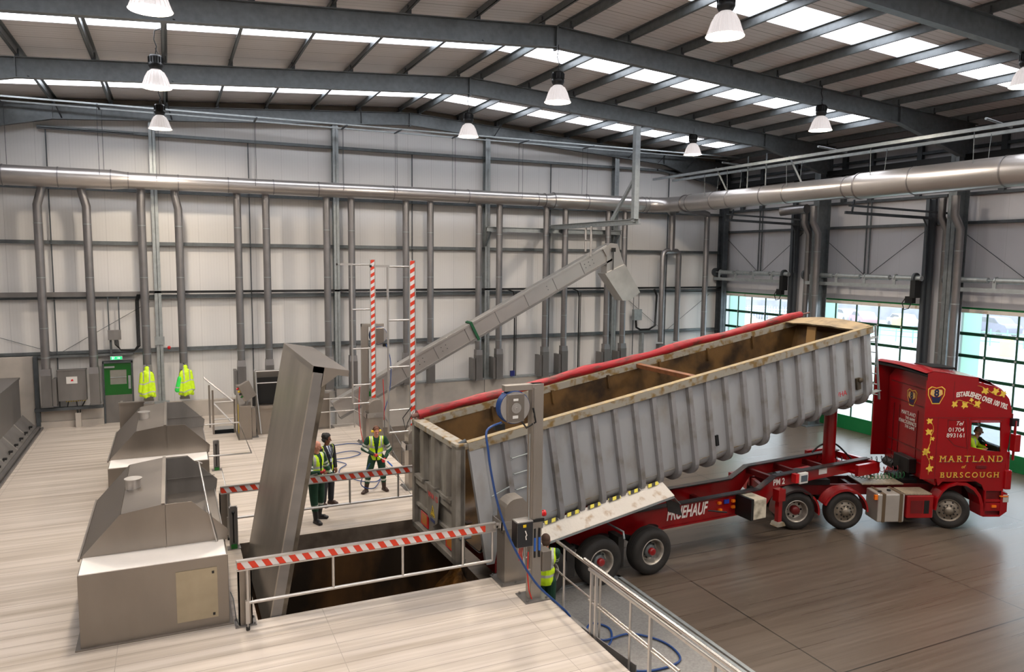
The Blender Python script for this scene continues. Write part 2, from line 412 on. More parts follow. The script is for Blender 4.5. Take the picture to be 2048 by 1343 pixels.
# walls
def gable(y0, y1, xs=(XL, 26.0)):
    P = [(xs[0], y0, -1.3), (xs[1], y0, -1.3), (xs[1], y0, roofz(xs[1])), (RIDGE, y0, roofz(RIDGE)), (xs[0], y0, roofz(xs[0]))]
    m = MB(); m.prism(P, (0, y1-y0, 0)); return m
DOORW = (-2.26, -1.36)
struct('wall_back', gable(30.0, 30.2), M_wall)
struct('wall_front', gable(YF-.2, YF), M_wall)
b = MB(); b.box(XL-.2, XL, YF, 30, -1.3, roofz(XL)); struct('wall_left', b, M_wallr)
DY = ((25.2, 29.85), (18.72, 24.0), (12.25, 17.53), (5.8, 11.05))
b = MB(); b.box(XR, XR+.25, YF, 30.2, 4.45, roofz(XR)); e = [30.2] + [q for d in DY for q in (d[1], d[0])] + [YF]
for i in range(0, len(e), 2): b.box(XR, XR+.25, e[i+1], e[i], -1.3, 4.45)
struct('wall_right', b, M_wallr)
b = MB(); b.box(5.9, 25.5, 29.62, 29.98, -1.0, .74); b.box(-.1, 5.9, 29.75, 29.98, 0, .6); b.box(-4.35, -2.3, 29.55, 29.98, 0, .22); b.box(-4.35, -2.3, 29.7, 29.98, .22, .6)
b.box(XL, -4.35, 29.6, 29.98, 0, 2.5); b.box(-1.32, -.1, 29.75, 29.98, 0, .6)
struct('baseboard_back', b, M_upst)
b = MB()
for x in (9.2, 12.3, 15.5, 18.7, 21.9): b.box(x-.006, x+.006, 29.6, 29.63, -1, .74)
struct('trim_panel_joint', b, M_galvd)

# roof: liner sheets between daylight strips
SKY = [(-5.6, -4.6), (.7, 1.8), (6.9, 8.05), (13.22, 14.42), (19.42, 20.62), (26.55, 27.75)]
cuts = [YF-.2] + [q for s in SKY for q in s] + [30.2]
def slope_slab(b, xa, xb, y0, y1, dz, t=.06, mi=0):
    P = [(xa, y0, roofz(xa)+dz), (xb, y0, roofz(xb)+dz), (xb, y0, roofz(xb)+dz+t), (xa, y0, roofz(xa)+dz+t)]
    b.prism(P, (0, y1-y0, 0), mi)
b = MB()
for i in range(0, len(cuts), 2):
    for xa, xb in ((XL-.2, RIDGE), (RIDGE, 26.0)): slope_slab(b, xa, xb, cuts[i], cuts[i+1], 0)
for y0, y1 in SKY:
    slope_slab(b, XL-.2, -5.3, y0, y1, 0); slope_slab(b, 23.2, 26.0, y0, y1, 0)
struct('ceiling', b, M_roof)
for i, (y0, y1) in enumerate(SKY):
    b = MB()
    for xa, xb in ((-5.3, RIDGE-.25), (RIDGE+.25, 23.2)): slope_slab(b, xa, xb, y0, y1, .02, .03)
    struct('window_%d' % (i+1), b, M_sky)
# purlins
PX = [9.38, 8.58] + [11.1+1.7*k for k in range(9)] + [6.86-1.7*k for k in range(9)]
for x in PX:
    b = MB(); z = roofz(x); s = 1 if x > RIDGE else -1
    b.box(x-.01, x+.01, YF, 30, z-.20, z-.005); b.box(x-.01, x+.065*s, YF, 30, z-.212, z-.197); b.box(x-.075*s, x+.01, YF, 30, z-.02, z-.004)
    b.box(x+.055*s, x+.065*s, YF, 30, z-.212, z-.18)
    struct('roof_purlin', b, M_galv)
# eaves and gutter beams along the side walls
b = MB(); b.box(24.9, 25.2, YF, 30, 10.35, 10.6); b.box(25.3, 25.5, YF, 30, 9.1, 9.35); struct('eaves_beam', b, M_galvd)
# portal frames
b = MB()
for xa, xb in ((XL, RIDGE), (RIDGE, 25.5)): b.prism([(xa, 29.9, roofz(xa)-.42), (xb, 29.9, roofz(xb)-.42), (xb, 29.9, roofz(xb)-.02), (xa, 29.9, roofz(xa)-.02)], (0, .06, 0))
struct('wall_top_band', b, mat('taupe_band', '#7d7263', .7, 0, var=.1))  # taupe band along the top of the back wall
def isect(b, pts_top, pts_bot, y, fw=.2, ft=.02, wt=.014):
    """web between two polylines plus flanges along both"""
    P = [(x, y-wt/2, z) for x, z in pts_top] + [(x, y-wt/2, z) for x, z in reversed(pts_bot)]
    b.prism(P, (0, wt, 0))
    for pl in (pts_top, pts_bot):
        for (xa, za), (xb, zb) in zip(pl[:-1], pl[1:]):
            b.prism([(xa, y-fw/2, za-ft/2), (xb, y-fw/2, zb-ft/2), (xb, y-fw/2, zb+ft/2), (xa, y-fw/2, za+ft/2)], (0, fw, 0))
FR = (29.62, 23.05, 17.1, 10.9, 4.7, -1.5)
for y in FR:
    b = MB(); zt = lambda x: roofz(x)-.27
    D = .5 if y < 29 else .47
    top = [(XL+.3, zt(XL+.3)), (RIDGE, zt(RIDGE)), (25.2, zt(25.2))]
    bot = [(XL+.3, zt(XL+.3)-1.15), (-3.4, zt(-3.4)-D), (RIDGE, zt(RIDGE)-D), (21.4, zt(21.4)-D), (24.6, zt(24.6)-1.15)]
    isect(b, top, bot, y)
    for x in (RIDGE, 21.4, -3.4): b.box(x-.012, x+.012, y-.09, y+.09, zt(x)-D, zt(x))
    b.box(RIDGE-.03, RIDGE+.03, y-.1, y+.1, zt(RIDGE)-D-.06, zt(RIDGE))
    r = struct('roof_rafter', b, M_galv)
    b = MB()
    for x, o in ((21.3, -.9), (23, -.9), (19.6, -.8), (12.8, -.6), (6.86, .6), (.1, .6), (-3.3, .7), (9.38, .0)):
        if o: b.beam((x, y-.55 if y > 25 else y+.5, roofz(x)-.2), (x+o*.25, y-.02, zt(x)-D+.05), .045, .01)
    for x in PX: b.box(x-.05, x+.05, y-.08, y-.07, zt(x)-.01, zt(x)+.2)
    b.build('fly_brace', M_galvd, r)
    if y < 29:
        b = MB()
        y += .15
        for x0 in (24.5, 25.15): b.box(x0, x0+.025, y-.15, y+.15, -1, 10.3)
        b.box(24.5, 25.17, y-.009, y+.009, -1, 10.3); b.box(24.3, 25.3, y-.25, y+.25, -1, -.96)
        struct('steel_column', b, M_galv)
        b = MB()
        for x0 in (XL+.15, XL+.75): b.box(x0, x0+.02, y-.1, y+.1, 0, 10.2)
        b.box(XL+.15, XL+.77, y-.007, y+.007, 0, 10.2)
        struct('steel_column', b, M_galvd)
# gable columns
for x in (-.42, 6.0, 12.42, 18.86):
    b = MB(); z0 = 0 if x < 5 else (.0 if x < 7 else -1)
    for y0 in (29.66, 29.94): b.box(x-.11, x+.11, y0, y0+.02, z0, roofz(x)-.55)
    b.box(x-.008, x+.008, 29.66, 29.95, z0, roofz(x)-.55)
    if x < 5:
        b.box(x-.25, x+.25, 29.5, 29.66, 0, .7); b.box(x-.16, x+.16, 29.62, 29.66, 2.75, 3.05)
    struct('steel_column', b, M_galvl if x > -1 else M_galvl)
b = MB(); b.box(25.05, 25.35, 29.5, 29.53, -1, 10.3); b.box(25.05, 25.35, 29.85, 29.88, -1, 10.3); b.box(25.19, 25.21, 29.5, 29.88, -1, 10.3)
struct('steel_column', b, M_galvd)
# cladding rails on the back wall: one per height
for z, x0 in ((10.24, -3.9), (8.25, XL), (6.4, XL), (4.5, XL), (2.56, XL)):
    b = MB(); b.box(x0, 25.3, 29.93, 29.99, z-.07, z+.05); b.box(x0, 25.3, 29.78, 29.94, z-.075, z-.06)
    if x0 > -5:
        b.beam((x0, 29.85, z), (-1.0, 29.85, z+.0), .05)
        b.beam((21.2, 29.8, 10.25), (24.5, 29.8, 9.75), .08)
    struct('cladding_rail', b, M_galv)
b = MB(); b.box(5.9, 25.3, 29.6, 29.99, .74, .80); struct('cladding_rail', b, M_galvl)
b = MB(); b.box(-4.35, -1.3, 29.7, 29.99, 2.42, 2.50); struct('cladding_rail', b, M_galv)
for x in (-3.66, 2.8, 9.15, 15.55, 21.95):
    b = MB(); b.box(x-.018, x+.018, 29.88, 29.92, .0 if x < 5 else .8, 10.2); struct('cladding_strut', b, M_galvd)
# black cable tray along the back wall
b = MB(); b.box(-.7, 25.2, 29.66, 29.84, 4.62, 4.70); struct('trim_cable_tray', b, M_black)
b = MB(); b.box(XL, -.7, 29.66, 29.84, 4.52, 4.68); struct('trim_cable_tray', b, M_staind)
# thin wind bracing
for (xa, za), (xb, zb) in (((-7.6, 4.0), (-3.8, 2.6)), ((-3.5, 2.6), (-.7, 4.3)), ((19.5, 4.3), (21.8, 2.6)), ((22.1, 2.6), (24.6, 4.3))):
    b = MB(); b.tube([(xa, 29.9, za), (xb, 29.9, zb)], .011, 6); struct('wind_brace', b, M_galv)
# right wall rails, struts, bracing
for y0, y1 in ((24.1, 29.9), (18.1, 23.9), (12.0, 17.4), (5.5, 10.8)):
    for z in (7.4, 8.4, 10.0):
        b = MB(); b.box(25.42, 25.58, y0, y1, z-.05, z+.05); struct('cladding_rail', b, M_galvd)
    ym = (y0+y1)/2+.4
    for dy in (-.09, .09):
        b = MB(); b.box(25.45, 25.5, ym+dy-.02, ym+dy+.02, 5.35, 8.4); struct('cladding_strut', b, M_galv)
    for k in (-1, 1):
        b = MB(); b.tube([(25.5, ym, 5.4), (25.5, ym+k*2.6, 7.25)], .012, 6); struct('wind_brace', b, M_galvd)
    for yy in (y0+1.2, ym, y1-1.2):
        b = MB(); b.box(25.4, 25.55, yy-.1, yy+.1, 8.4, 10.4); struct('cladding_strut', b, M_galvd)
b = MB(); b.box(25.0, 25.35, 5, 30, 9.52, 9.72); b.box(24.95, 25.0, 5, 30, 9.5, 9.6); struct('trim_cable_tray', b, M_black)
# two suspension rails above each duct run
for y in (28.2, 29.05):
    b = MB(); b.box(-7.8, 24.8, y-.03, y+.03, 10.82, 10.87); struct('suspension_rail', b, M_galvl)
for x in (20.4, 21.5):
    b = MB(); b.box(x-.04, x+.04, 0, 29, 9.62, 9.72); struct('suspension_rail', b, M_galvl)
for y in (24.1, 19.3, 13.6):
    b = MB(); b.tube([(20.0, y-.3, 9.85), (21.9, y+.2, 9.85)], .035, 8); struct('suspension_rail', b, M_galvl)

# sectional glazed doors of the right wall
def big_door(n, y0, y1, lab):
    d = bpy.data.objects.new('door_%d' % n, None); COL.objects.link(d); d['kind'] = 'structure'
    X = 25.66; W = y1-y0; cols = 5
    MB().box(X-.03, X+.03, y0, y1, -1, -.42).build('kick_panel', M_green, d, bevel=.01)
    b = MB(); b.box(X-.03, X+.03, y0, y1, 4.38, 4.45); b.box(X-.06, X+.02, y0, y1, 4.25, 4.38, 1); b.build('top_rail', [M_green, M_whited], d)
    zr = [-.42+.785*k for k in range(1, 6)]
    for z in zr:
        b = MB(); b.box(X-.035, X+.03, y0, y1, z-.055, z+.055)
        for c in range(cols+1):
            yy = y0+W*c/cols; b.box(X-.05, X-.03, yy-.035, yy+.035, z-.035, z+.035, 1)
        b.build('door_rail', [M_greend, M_galvl], d)
    for c in range(cols+1):
        yy = y0+W*c/cols; MB().box(X-.02, X+.025, yy-.028, yy+.028, -.42, 4.36).build('door_mullion', M_greend, d)
    MB().box(X-.004, X+.004, y0, y1, -.42, 4.34).build('glazing', M_glass, d)
    for yy in (y0-.06, y1+.06):
        b = MB(); b.box(X-.12, X-.04, yy-.05, yy+.05, -1, 4.5, 1); b.box(X-.3, X-.12, yy-.07, yy-.05, -1, 7.6); b.box(X-.2, X-.18, yy-.1, yy+.1, 4.4, 8.0)
        q = y0-.27 if yy < y0 else y1+.03
        b.box(25.30, 25.42, q, q+.24, -1, 8.3); b.box(25.12, 25.2, q+.1, q+.24, -1, 8.3)
        b.build('guide_track', [mat('dark_track', '#50555a', .5, .4), M_whited], d)
    s = MB(); s.tube([(24.95, y0-.1, 5.42), (24.95, y1+.1, 5.42)], .03, 8); s.box(24.8, 24.86, y0, y1, 5.02, 5.16)
    sh = s.build('spring_shaft', M_galvl, d)
    L = W/4
    for k in range(4):
        a = y1-.35-k*L*1.02
        if k == 3: a -= .0
        m = MB(); pts = [(24.95, a-(L*.82)*t/10, 5.42) for t in range(11)]
        m.tube(pts, .1, 14); m.tube([(24.95, a+.02, 5.42), (24.95, a-.03, 5.42)], .13, 14)
        m.box(24.85, 24.88, a-.06, a+.06, 5.05, 5.42); m.build('torsion_spring', M_galvl, sh)
    m = MB(); m.tube([(24.95, y0+.1, 5.42), (24.95, y0+.02, 5.42)], .2, 20); m.build('cable_drum', M_galvd, sh)
    m = MB(); m.tube([(24.95, y1-.0, 5.42), (24.95, y1+.1, 5.42)], .2, 20); m.build('cable_drum', M_galvd, sh)
    m = MB(); m.box(24.7, 25.0, y0-.12, y0+.08, 4.7, 5.35); m.box(24.75, 24.95, y0+.0, y0+.3, 4.5, 4.75)
    m.tube([(24.8, y0+.3, 4.7), (24.75, y0+.4, 4.5), (24.8, y0+.35, 4.25), (24.85, y0+.2, 4.3), (24.9, y0+.1, 4.6)], .02, 6)
    m.build('motor_drive', M_black, sh)
    return d
big_door(1, *DY[0], ''); big_door(2, *DY[1], ''); big_door(3, *DY[2], ''); big_door(4, *DY[3], '')

# outside, seen through the glazing
b = MB(); b.box(25.86, 150, -60, 160, -1.2, -1.02); struct('ground', b, M_out)
M_asph = mat('grey_tarmac', '#8d9094', .8, 0, var=.1, scale=.5)
b = MB(); b.box(64, 90, -60, 160, -1.02, -1.005); struct('ground_roadway', b, M_asph)
for i, (y0, y1) in enumerate(DY):
    b = MB(); b.box(25.9, 26.9, y1-.05, y1+.1, -1, 4.6); b.box(25.9, 26.9, y0-.25, y0-.02, -1, 4.6); struct('trim_jamb_%d' % (i+1), b, M_mint)
def car(label, x, y, rot, col, big=1.0):
    t = thing('car', label, 'car', (x, y, -1.0), (0, 0, R(rot)), 'cars parked outside the glazed doors')
    prof = [(-2.1, .3), (-2.15, .75), (-1.9, .95), (-1.3, 1.02), (-.75, 1.45), (.75, 1.48), (1.35, 1.05), (2.0, .98), (2.15, .6), (2.1, .3)]
    m = mat('car_paint_'+col, '#'+col, .3, .2, coat=.6)
    body = MB().prism([(a*big, -.85, c*big) for a, c in prof], (0, 1.7, 0)).build('car_body', m, t, bevel=.08)
    g = MB(); P = [(-1.2, 1.03), (-.72, 1.4), (.7, 1.42), (1.25, 1.05)]
    g.prism([(a*big, -.862, c*big) for a, c in P], (0, 1.724, 0)); g.build('car_window', M_black, t)
    for sx in (-1.3, 1.35):
        for sy in (-.86, .68):
            MB().tube([(sx*big, sy, .32), (sx*big, sy+.18, .32)], .32, 18).build('wheel', M_rubber, t)
    return t
car('pale silver parked car seen in the top row of the middle glazed door, left one', 72.5, 63.2, 62, 'c8ccd2')
car('red tailed parked car seen in the top row of the middle glazed door', 70.5, 59.2, 60, 'a8626e')
car('light parked car seen in the top row of the middle glazed door, right one', 71.5, 55.0, 62, 'd0d0d8')
car('grey parked car at the right end of the middle glazed door top row', 73, 51.6, 60, '8f90a0')
car('blue grey parked car seen through the leftmost glazed door', 61.5, 69.6, 48, '8088a8')
car('dark parked car seen behind the blue one through the leftmost glazed door', 66, 70.5, 48, '6a7090')
car('dark people carrier seen in the top row of the right hand glazed door', 73.5, 46.4, 70, '5c5a74', 1.2)
car('pale parked car seen at the left of the right hand glazed door', 76, 51.0, 68, 'c0c4d4')
# palisade fence and bollards outside
def fence(p, q, lab, m, top=1.0, step=.22, rails=(.38, None), wd=.07):
    p, q = V(p), V(q); L = (q-p).length
    t = thing('security_fence', lab, 'fence', (p.x, p.y, -1.0), (0, 0, math.atan2((q-p).y, (q-p).x)))
    for z in rails:
        z = top+.55 if z is None else z; MB().box(0, L, -.02, .02, z, z+.09).build('fence_rail', m, t)
    pl = MB()
    for i in range(int(L/step)): pl.box(i*step, i*step+wd, -.01, .01, .05, top+.9)
    pl.build('fence_pale', m, t)
fence((61, 58, 0), (57, 66, 0), 'pale palisade fence beyond the leftmost glazed door', mat('pale_fence', '#b8c8d4', .5), 1.2, .3)
M_gpost = mat('green_post', '#4f9f7c', .5)
fence((59, 41, 0), (56, 52, 0), 'green railing beyond the middle glazed door', M_gpost, .6, 1.4, (.5, .95, None), .12)
fence((65, 33, 0), (62, 41.5, 0), 'green railing beyond the right hand glazed door', M_gpost, .6, 1.2, (.4, .8, None), .1)
def barrier_out(x, y, lab, m, w=.4, h=1.0):
    b = MB(); b.box(-w/2, w/2, -w/2, w/2, 0, h); b.prism([(-w/2, -w/2, h), (w/2, -w/2, h), (0, -w/2, h+.2)], (0, w, 0))
    b.build('bollard', m, None, lab, 'bollard', loc=(x, y, -1.0))
M_ybol = mat('yellow_bollard', '#ece05a', .5)
barrier_out(57.4, 35.2, 'wide yellow bollard outside the right hand glazed door', M_ybol, .7, 1.1)
barrier_out(50.7, 33.5, 'slim yellow bollard outside the right hand glazed door', M_ybol, .22, .95)
barrier_out(68, 53.0, 'yellow bollard outside the middle glazed door', M_ybol, .7, 1.2)
barrier_out(53.2, 58.2, 'orange bollard outside the leftmost glazed door', mat('orange_bollard', '#f0b088', .5), .9, 1.3)
# low hedge bank at the far side of the yard
b = MB(); P = [(0, -1), (0, .5), (3, 3.2), (8, 4.2), (14, 4.4), (14, -1)]
b.prism([(96+x, -20, z) for x, z in P], (-30, 150, 0)); struct('ground_bank', b, mat('hazy_hedge', '#8f8f98', .9, 0, var=.5, scale=.6, detail=9, bump=1, bscale=3))
M_post = mat('brushed_post_steel', '#aaa299', .36, .7, var=.12, scale=1.5, stretch=(1, 1, .4), detail=5)
# ------------------------------------------------------------------ high bay lamps
def make_lamp(label, loc):
    t = thing('high_bay_lamp', label, 'lamp', loc, group='high bay lamps hung from the roof frames')
    b = MB(); b.lathe([(.0, .74), (.13, .74), (.15, .70), (.15, .56), (.16, .55), (.16, .50), (.13, .44), (.10, .41), (.0, .41)], n=20)
    for k in range(14):
        a = 2*PI*k/14; b.box(.14, .165, -.006, .006, .57, .70, 0, Matrix.Rotation(a, 4, 'Z'))
    b.build('ballast_housing', M_black, t)
    prof = [(.10, .42), (.17, .36), (.235, .24), (.275, .12), (.315, .02), (.335, 0)]
    b = MB(); vs = []; n = 48
    b.lathe(prof, n=n)
    for k in range(24):
        a = 2*PI*k/24; M = Matrix.Rotation(a, 4, 'Z')
        b.tube([M @ V((r+.004, 0, z)) for r, z in prof[1:5]], .007, 4)
    b.build('ribbed_reflector', M_lampg, t)
    b = MB(); b.lathe([(0, .03), (.30, .03), (.30, .02), (0, .02)], n=24); b.build('lens', M_lampd, t)
    b = MB(); top = roofz(loc[0]) - (.78 if min(abs(loc[1]-f) for f in FR) < .25 else .1) - loc[2]
    pn = min(PX, key=lambda q: abs(q-loc[0]))-loc[0]; fr = min(abs(loc[1]-f) for f in FR) < .25
    b.tube([(0, 0, .74), (.03, 0, .95), (-.02, .02, 1.1), (0, 0, 1.3), (0 if fr else pn, 0, max(top-(0 if fr else .08), 1.4))], .012, 6); b.tube([(.08, 0, .74), (.05, .03, .82), (0, 0, .9)], .008, 6)
    b.build('cable', M_black, t)
    d = bpy.data.lights.new('lamp_light', 'AREA'); d.shape = 'DISK'; d.size = .56; d.energy = LAMP_W; d.color = LAMP_COL
    o = bpy.data.objects.new('lamp_light', d); COL.objects.link(o); o.parent = t; o.location = (0, 0, .012)
    return t
lamp0 = make_lamp('lit high bay lamp cut off by the top edge, above the left hand ductwork', (-.14, 13.6, 9.86))
for lab, loc in (('lit high bay lamp hanging below the second rafter, left side', (-.14, 19.9, 9.9)),
                 ('smallest lit high bay lamp on the left, just in front of the white end wall', (-.12, 26.1, 9.88)),
                 ('lit high bay lamp hanging from the ridge of the nearer rafter', (9.0, 17.0, 9.9)),
                 ('lit high bay lamp hanging from the ridge of the farther rafter', (8.95, 23.05, 9.9)),
                 ('largest lit high bay lamp, upper right beside the daylight strips', (8.98, 10.75, 9.9)),
                 ('lit high bay lamp on the right, in front of the door wall rails', (17.95, 17.0, 9.92)),
                 ('small lit high bay lamp over the far right corner', (17.95, 23.05, 9.92)),
                 ('lit high bay lamp just showing at the right edge of the photo', (17.6, 10.85, 9.95)),
                 ('unseen high bay lamp added for fill over the near right of the hall', (17.9, 4.7, 9.9)),  # this and the next two: lamps out of view, added as fill light
                 ('unseen high bay lamp added for fill over the near left of the hall', (-.14, 4.7, 9.9)),
                 ('unseen high bay lamp added for fill over the viewing position', (5.0, 2.0, 10.2))):
    make_lamp(lab, loc)

# ------------------------------------------------------------------ ductwork
def ring(b, p, d, r, w=.03, mi=0):
    d = V(d).normalized(); p = V(p); b.tube([p-d*w, p+d*w], r, 28, mi)
t = thing('exhaust_duct', 'long spiral exhaust duct running along the white end wall', 'duct', (0, 28.9, 8.5))
b = MB(); b.tube([(-7.8, 0, 0), (-1.7, 0, 0), (-1.15, 0, 0), (14.4, 0, 0), (14.8, 0, 0), (15.2, 0, 0), (19.6, 0, 0)], [.33, .33, .275, .275, .26, .335, .335], 28)
b.build('duct_run', M_duct, t)
for x in (-4.78, -3.24, -1.7, -1.18, .37, 2.0, 3.55, 5.17, 8.06, 11.2, 14.36, 14.73, 15.15, 16.8, 19.3):
    r = .345 if x < -1.5 else (.287 if x < 15 else .35); b = MB(); ring(b, (x, 0, 0), (1, 0, 0), r, .018); b.build('joint_band', M_ductd, t)
for x in (-4.75, -1.97, -.26, 2.96, 6.13, 8.2, 10.6, 13.6, 16.7):
    b = MB()
    for dx, dy in ((-.05, -.3), (.05, .3)): b.tube([(x+dx, dy, 2.33), (x+dx, dy, .0)], .008, 5)
    b.box(x-.03, x+.03, -.75, .2, 2.30, 2.34)
    b.build('suspension_wire', M_galvd, t)
t = thing('exhaust_duct', 'wide spiral exhaust duct above the glazed doors', 'duct', (20.95, 0, 8.5))
b = MB(); b.tube([(-1.4, 28.9, 0), (-1.0, 28.88, 0), (-.55, 28.72, 0), (-.18, 28.35, 0), (0, 27.8, 0), (0, 27.2, 0)], .335, 28); b.build('duct_elbow', M_duct, t)
b = MB(); b.tube([(0, 27.2, 0), (0, 26.9, 0), (0, 18.4, 0), (0, 17.9, 0), (0, 4, 0)], [.335, .37, .37, .43, .43], 32); b.build('duct_run', M_duct, t)
for y in (27.3, 26.9, 25.3, 24.3, 22.4, 21.2, 18.5, 18.0, 16.0, 13.2, 10): b = MB(); ring(b, (0, y, 0), (0, 1, 0), .385 if y > 18.2 else .445, .02); b.build('joint_band', M_ductd, t)
for x, y in ((-1.2, 28.9), (-1.0, 28.88), (-.8, 28.85)): b = MB(); ring(b, (x, y, 0), (1, 0, 0), .352, .015); b.build('joint_band', M_ductd, t)
for y in (25.6, 24.2, 21.0, 17.4, 14): b = MB(); b.tube([(-.3, y, 0), (-.35, y, 1.15)], .012, 5); b.tube([(.3, y, 0), (.4, y, 1.15)], .012, 5); b.build('suspension_wire', M_galv, t)
for y in (22.4, 23.4): MB().tube([(.0, y, .36), (.0, y, 1.6)], .03, 6).build('hanger', M_galv, t)
for y in (24.6, 20.6): MB().beam((0, y, .36), (-.35, y+.3, 1.3), .06).build('hanger', M_galv, t)

# drop ducts on the end wall
def drop(x, xb=None, bot=.82, side=0, lab='', top=8.3):
    t = thing('drop_duct', lab, 'duct', (x, 29.2, 0), group='vertical drop ducts on the end wall')
    xb = x if xb is None else xb; dx = xb-x
    pts = [(dx*0+(-.0), 0, top)]
    pts = [(0, 0, top), (0, 0, 8.1), (dx, 0, 7.6), (dx, 0, 5)] if dx else [(0, 0, top), (0, 0, 5)]
    pts += [(dx, 0, 2.1)]
    b = MB(); b.tube(pts, .135, 16)
    b.prism([(dx-.135, -.135, 2.12), (dx+.135, -.135, 2.12), (dx+.15, -.16, 1.9), (dx-.15, -.16, 1.9)], (0, .28, 0)); b.build('pipe', M_ductd, t)
    for z in (7.0, 5.2, 3.5, 2.5): b = MB(); ring(b, (dx, 0, z), (0, 0, 1), .141, .012); b.build('joint_band', M_galvl, t)
    b = MB(); b.box(dx-.15, dx+.15, -.17, .13, bot, 1.9); b.box(dx-.17, dx+.17, -.19, .15, bot, bot+.03)
    b.build('inlet_box', M_staind, t)
    if side: MB().box(dx+side*.16, dx+side*.27, -.1, .4, bot+.02, 1.75).build('side_box', M_staind, t)
    return t
DD = [(-3.78, -3.92, 1, 'beside the wall cabinet, leftmost of all'), (-2.62, -2.5, 0, 'between the wall cabinet and the green door'), (-.82, -.84, 0, 'behind the first hanging jacket'),
      (.24, .34, 0, 'behind the second hanging jacket'), (2.31, None, -1, 'just left of the raised pit lid, nearer the jackets'), (3.31, None, 0, 'whose foot is closest to the left of the raised pit lid'),
      (5.53, None, -1, 'left of the column behind the raised lid'), (6.48, None, 0, 'right of the far striped barrier'), (8.67, None, -1, 'whose foot is behind the conveyor, left one'), (9.7, None, 0, 'standing clear right of the near striped barrier'),
      (11.83, None, -1, 'crossed by the conveyor at the green band, left of the column'), (12.77, None, -1, 'right of the column crossed by the conveyor'), (15.0, None, -1, 'left one of the pair under the upper conveyor'), (15.95, None, -1, 'right one of the pair under the upper conveyor'),
      (18.16, None, -1, 'directly behind the conveyor chute'), (19.05, None, -1, 'right of the conveyor chute')]
for x, xb, s, l in DD: drop(x, xb, .82 if x < 15 else .8, s, 'galvanised drop duct '+l)
t = thing('drop_duct', 'forked galvanised drop duct with two parallel legs near the corner', 'duct', (21.68, 29.2, 0), group='vertical drop ducts on the end wall')
b = MB(); b.tube([(0, 0, 8.3), (0, 0, 6.45)], .16, 16); b.build('pipe', M_ductd, t)
for s in (-1, 1):
    b = MB(); b.tube([(0, 0, 6.4), (s*.3, 0, 6.4), (s*.42, 0, 6.32), (s*.46, 0, 6.15), (s*.46, 0, 2.1)], .135, 16); b.box(s*.46-.15, s*.46+.15, -.17, .13, .8, 2.0); b.build('branch_pipe', M_ductd, t)
MB().tube([(0, 0, 8.2), (-.35, -.3, 8.3), (-.75, -.9, 8.4)], .17, 16).build('branch_pipe', M_ductd, t)
tc = drop(23.75, None, .8, 0, 'galvanised drop duct in the corner beside the first glazed door')
MB().tube([(0, 0, 8.2), (-.4, -.2, 8.25), (-2.45, -.9, 8.3)], .15, 14).build('branch_pipe', M_ductd, tc)
for yb, lab in ((24.0, 'between the first and second glazed doors, left pipe'), (22.95, 'between the first and second glazed doors, right pipe'), (17.75, 'between the second and third glazed doors, left pipe'), (16.85, 'between the second and third glazed doors, right pipe')):
    t = thing('drop_duct', 'galvanised drop duct '+lab, 'duct', (24.70 if yb in (24.0, 17.75) else 24.10, yb, 0), group='vertical drop ducts on the door wall')
    b = MB(); b.tube([(-.0, 0, 8.25), (0, 0, 7.6), (.22, -.08, 7.15), (.22, -.08, 2)], .13, 14); b.box(.07, .37, -.22, .06, -.2, 2); b.build('pipe', M_ductd, t)
    for z in (6.4, 4.6, 2.8): b = MB(); ring(b, (.22, -.08, z), (0, 0, 1), .137, .012); b.build('joint_band', M_galvl, t)
b = MB(); b.tube([(24.4, 25.1, 8.15), (24.6, 24.7, 8.2), (24.6, 23.8, 8.2)], .2, 16); b.build('branch_duct', M_ductd, None, 'short horizontal branch duct under the wide duct beside the first door', 'duct')
# roller track arms under the wide duct
for yb, lab in ((24.9, 'left of the second glazed door'), (18.6, 'left of the third glazed door')):
    b = MB(); b.beam((22.0, yb+.9, 7.75), (25.2, yb-.1, 7.6), .1); b.tube([(24.9, yb, 7.6), (25.05, yb-.05, 7.3), (25.1, yb-.05, 5.5)], .03, 8); b.beam((22.3, yb+.8, 8.2), (22.2, yb+.8, 7.7), .05); b.beam((21.6, yb+.4, 7.95), (25.2, yb-.7, 7.75), .07)
    b.build('track_arm', M_galvd, None, 'dark steel track arm under the wide duct, '+lab, 'bracket')

# ------------------------------------------------------------------ end wall equipment
t = thing('wall_cabinet', 'large stainless wall cabinet with a white notice and yellow glands', 'cabinet', (-3.2, 29.62, .95))
b = MB(); b.box(-.43, .43, -.28, .0, 0, 1.05); b.box(-.45, .45, -.3, .0, 1.05, 1.08); b.build('cabinet_body', M_staind, t, bevel=.008)
b = MB(); b.box(-.165, .165, -.29, -.281, .6, .84); b.build('notice', M_white, t)
b = MB(); b.prism([(-.03, -.294, .68), (.05, -.294, .69), (.03, -.294, .76), (-.02, -.294, .74)], (0, .003, 0)); b.build('notice_mark', M_redbutton, t)
b = MB()
for k in range(9): b.tube([(-.2+k*.07, -.15, 0), (-.2+k*.07, -.15, -.05)], .02, 8)
b.build('cable_gland', M_yellow, t)
b = MB(); b.tube([(-.15, -.15, -.05), (-.18, -.2, -.25), (.1, -.2, -.3), (.12, -.15, -.7)], .02, 6); b.tube([(.35, -.15, -.05), (.25, -.2, -.25), (.2, -.15, -.35), (.18, -.15, -.7)], .02, 6); b.tube([(.1, -.15, -.05), (.14, -.15, -.7)], .02, 6); b.build('cable', M_black, t)
b = MB(); b.box(-4.35, -2.3, 29.4, 29.6, .62, .72); b.box(-4.32, -4.2, 29.45, 29.65, .1, 2.5); b.build('cable_basket', M_galvd, None, 'wire cable basket framing the wall under the large cabinet', 'cable tray')
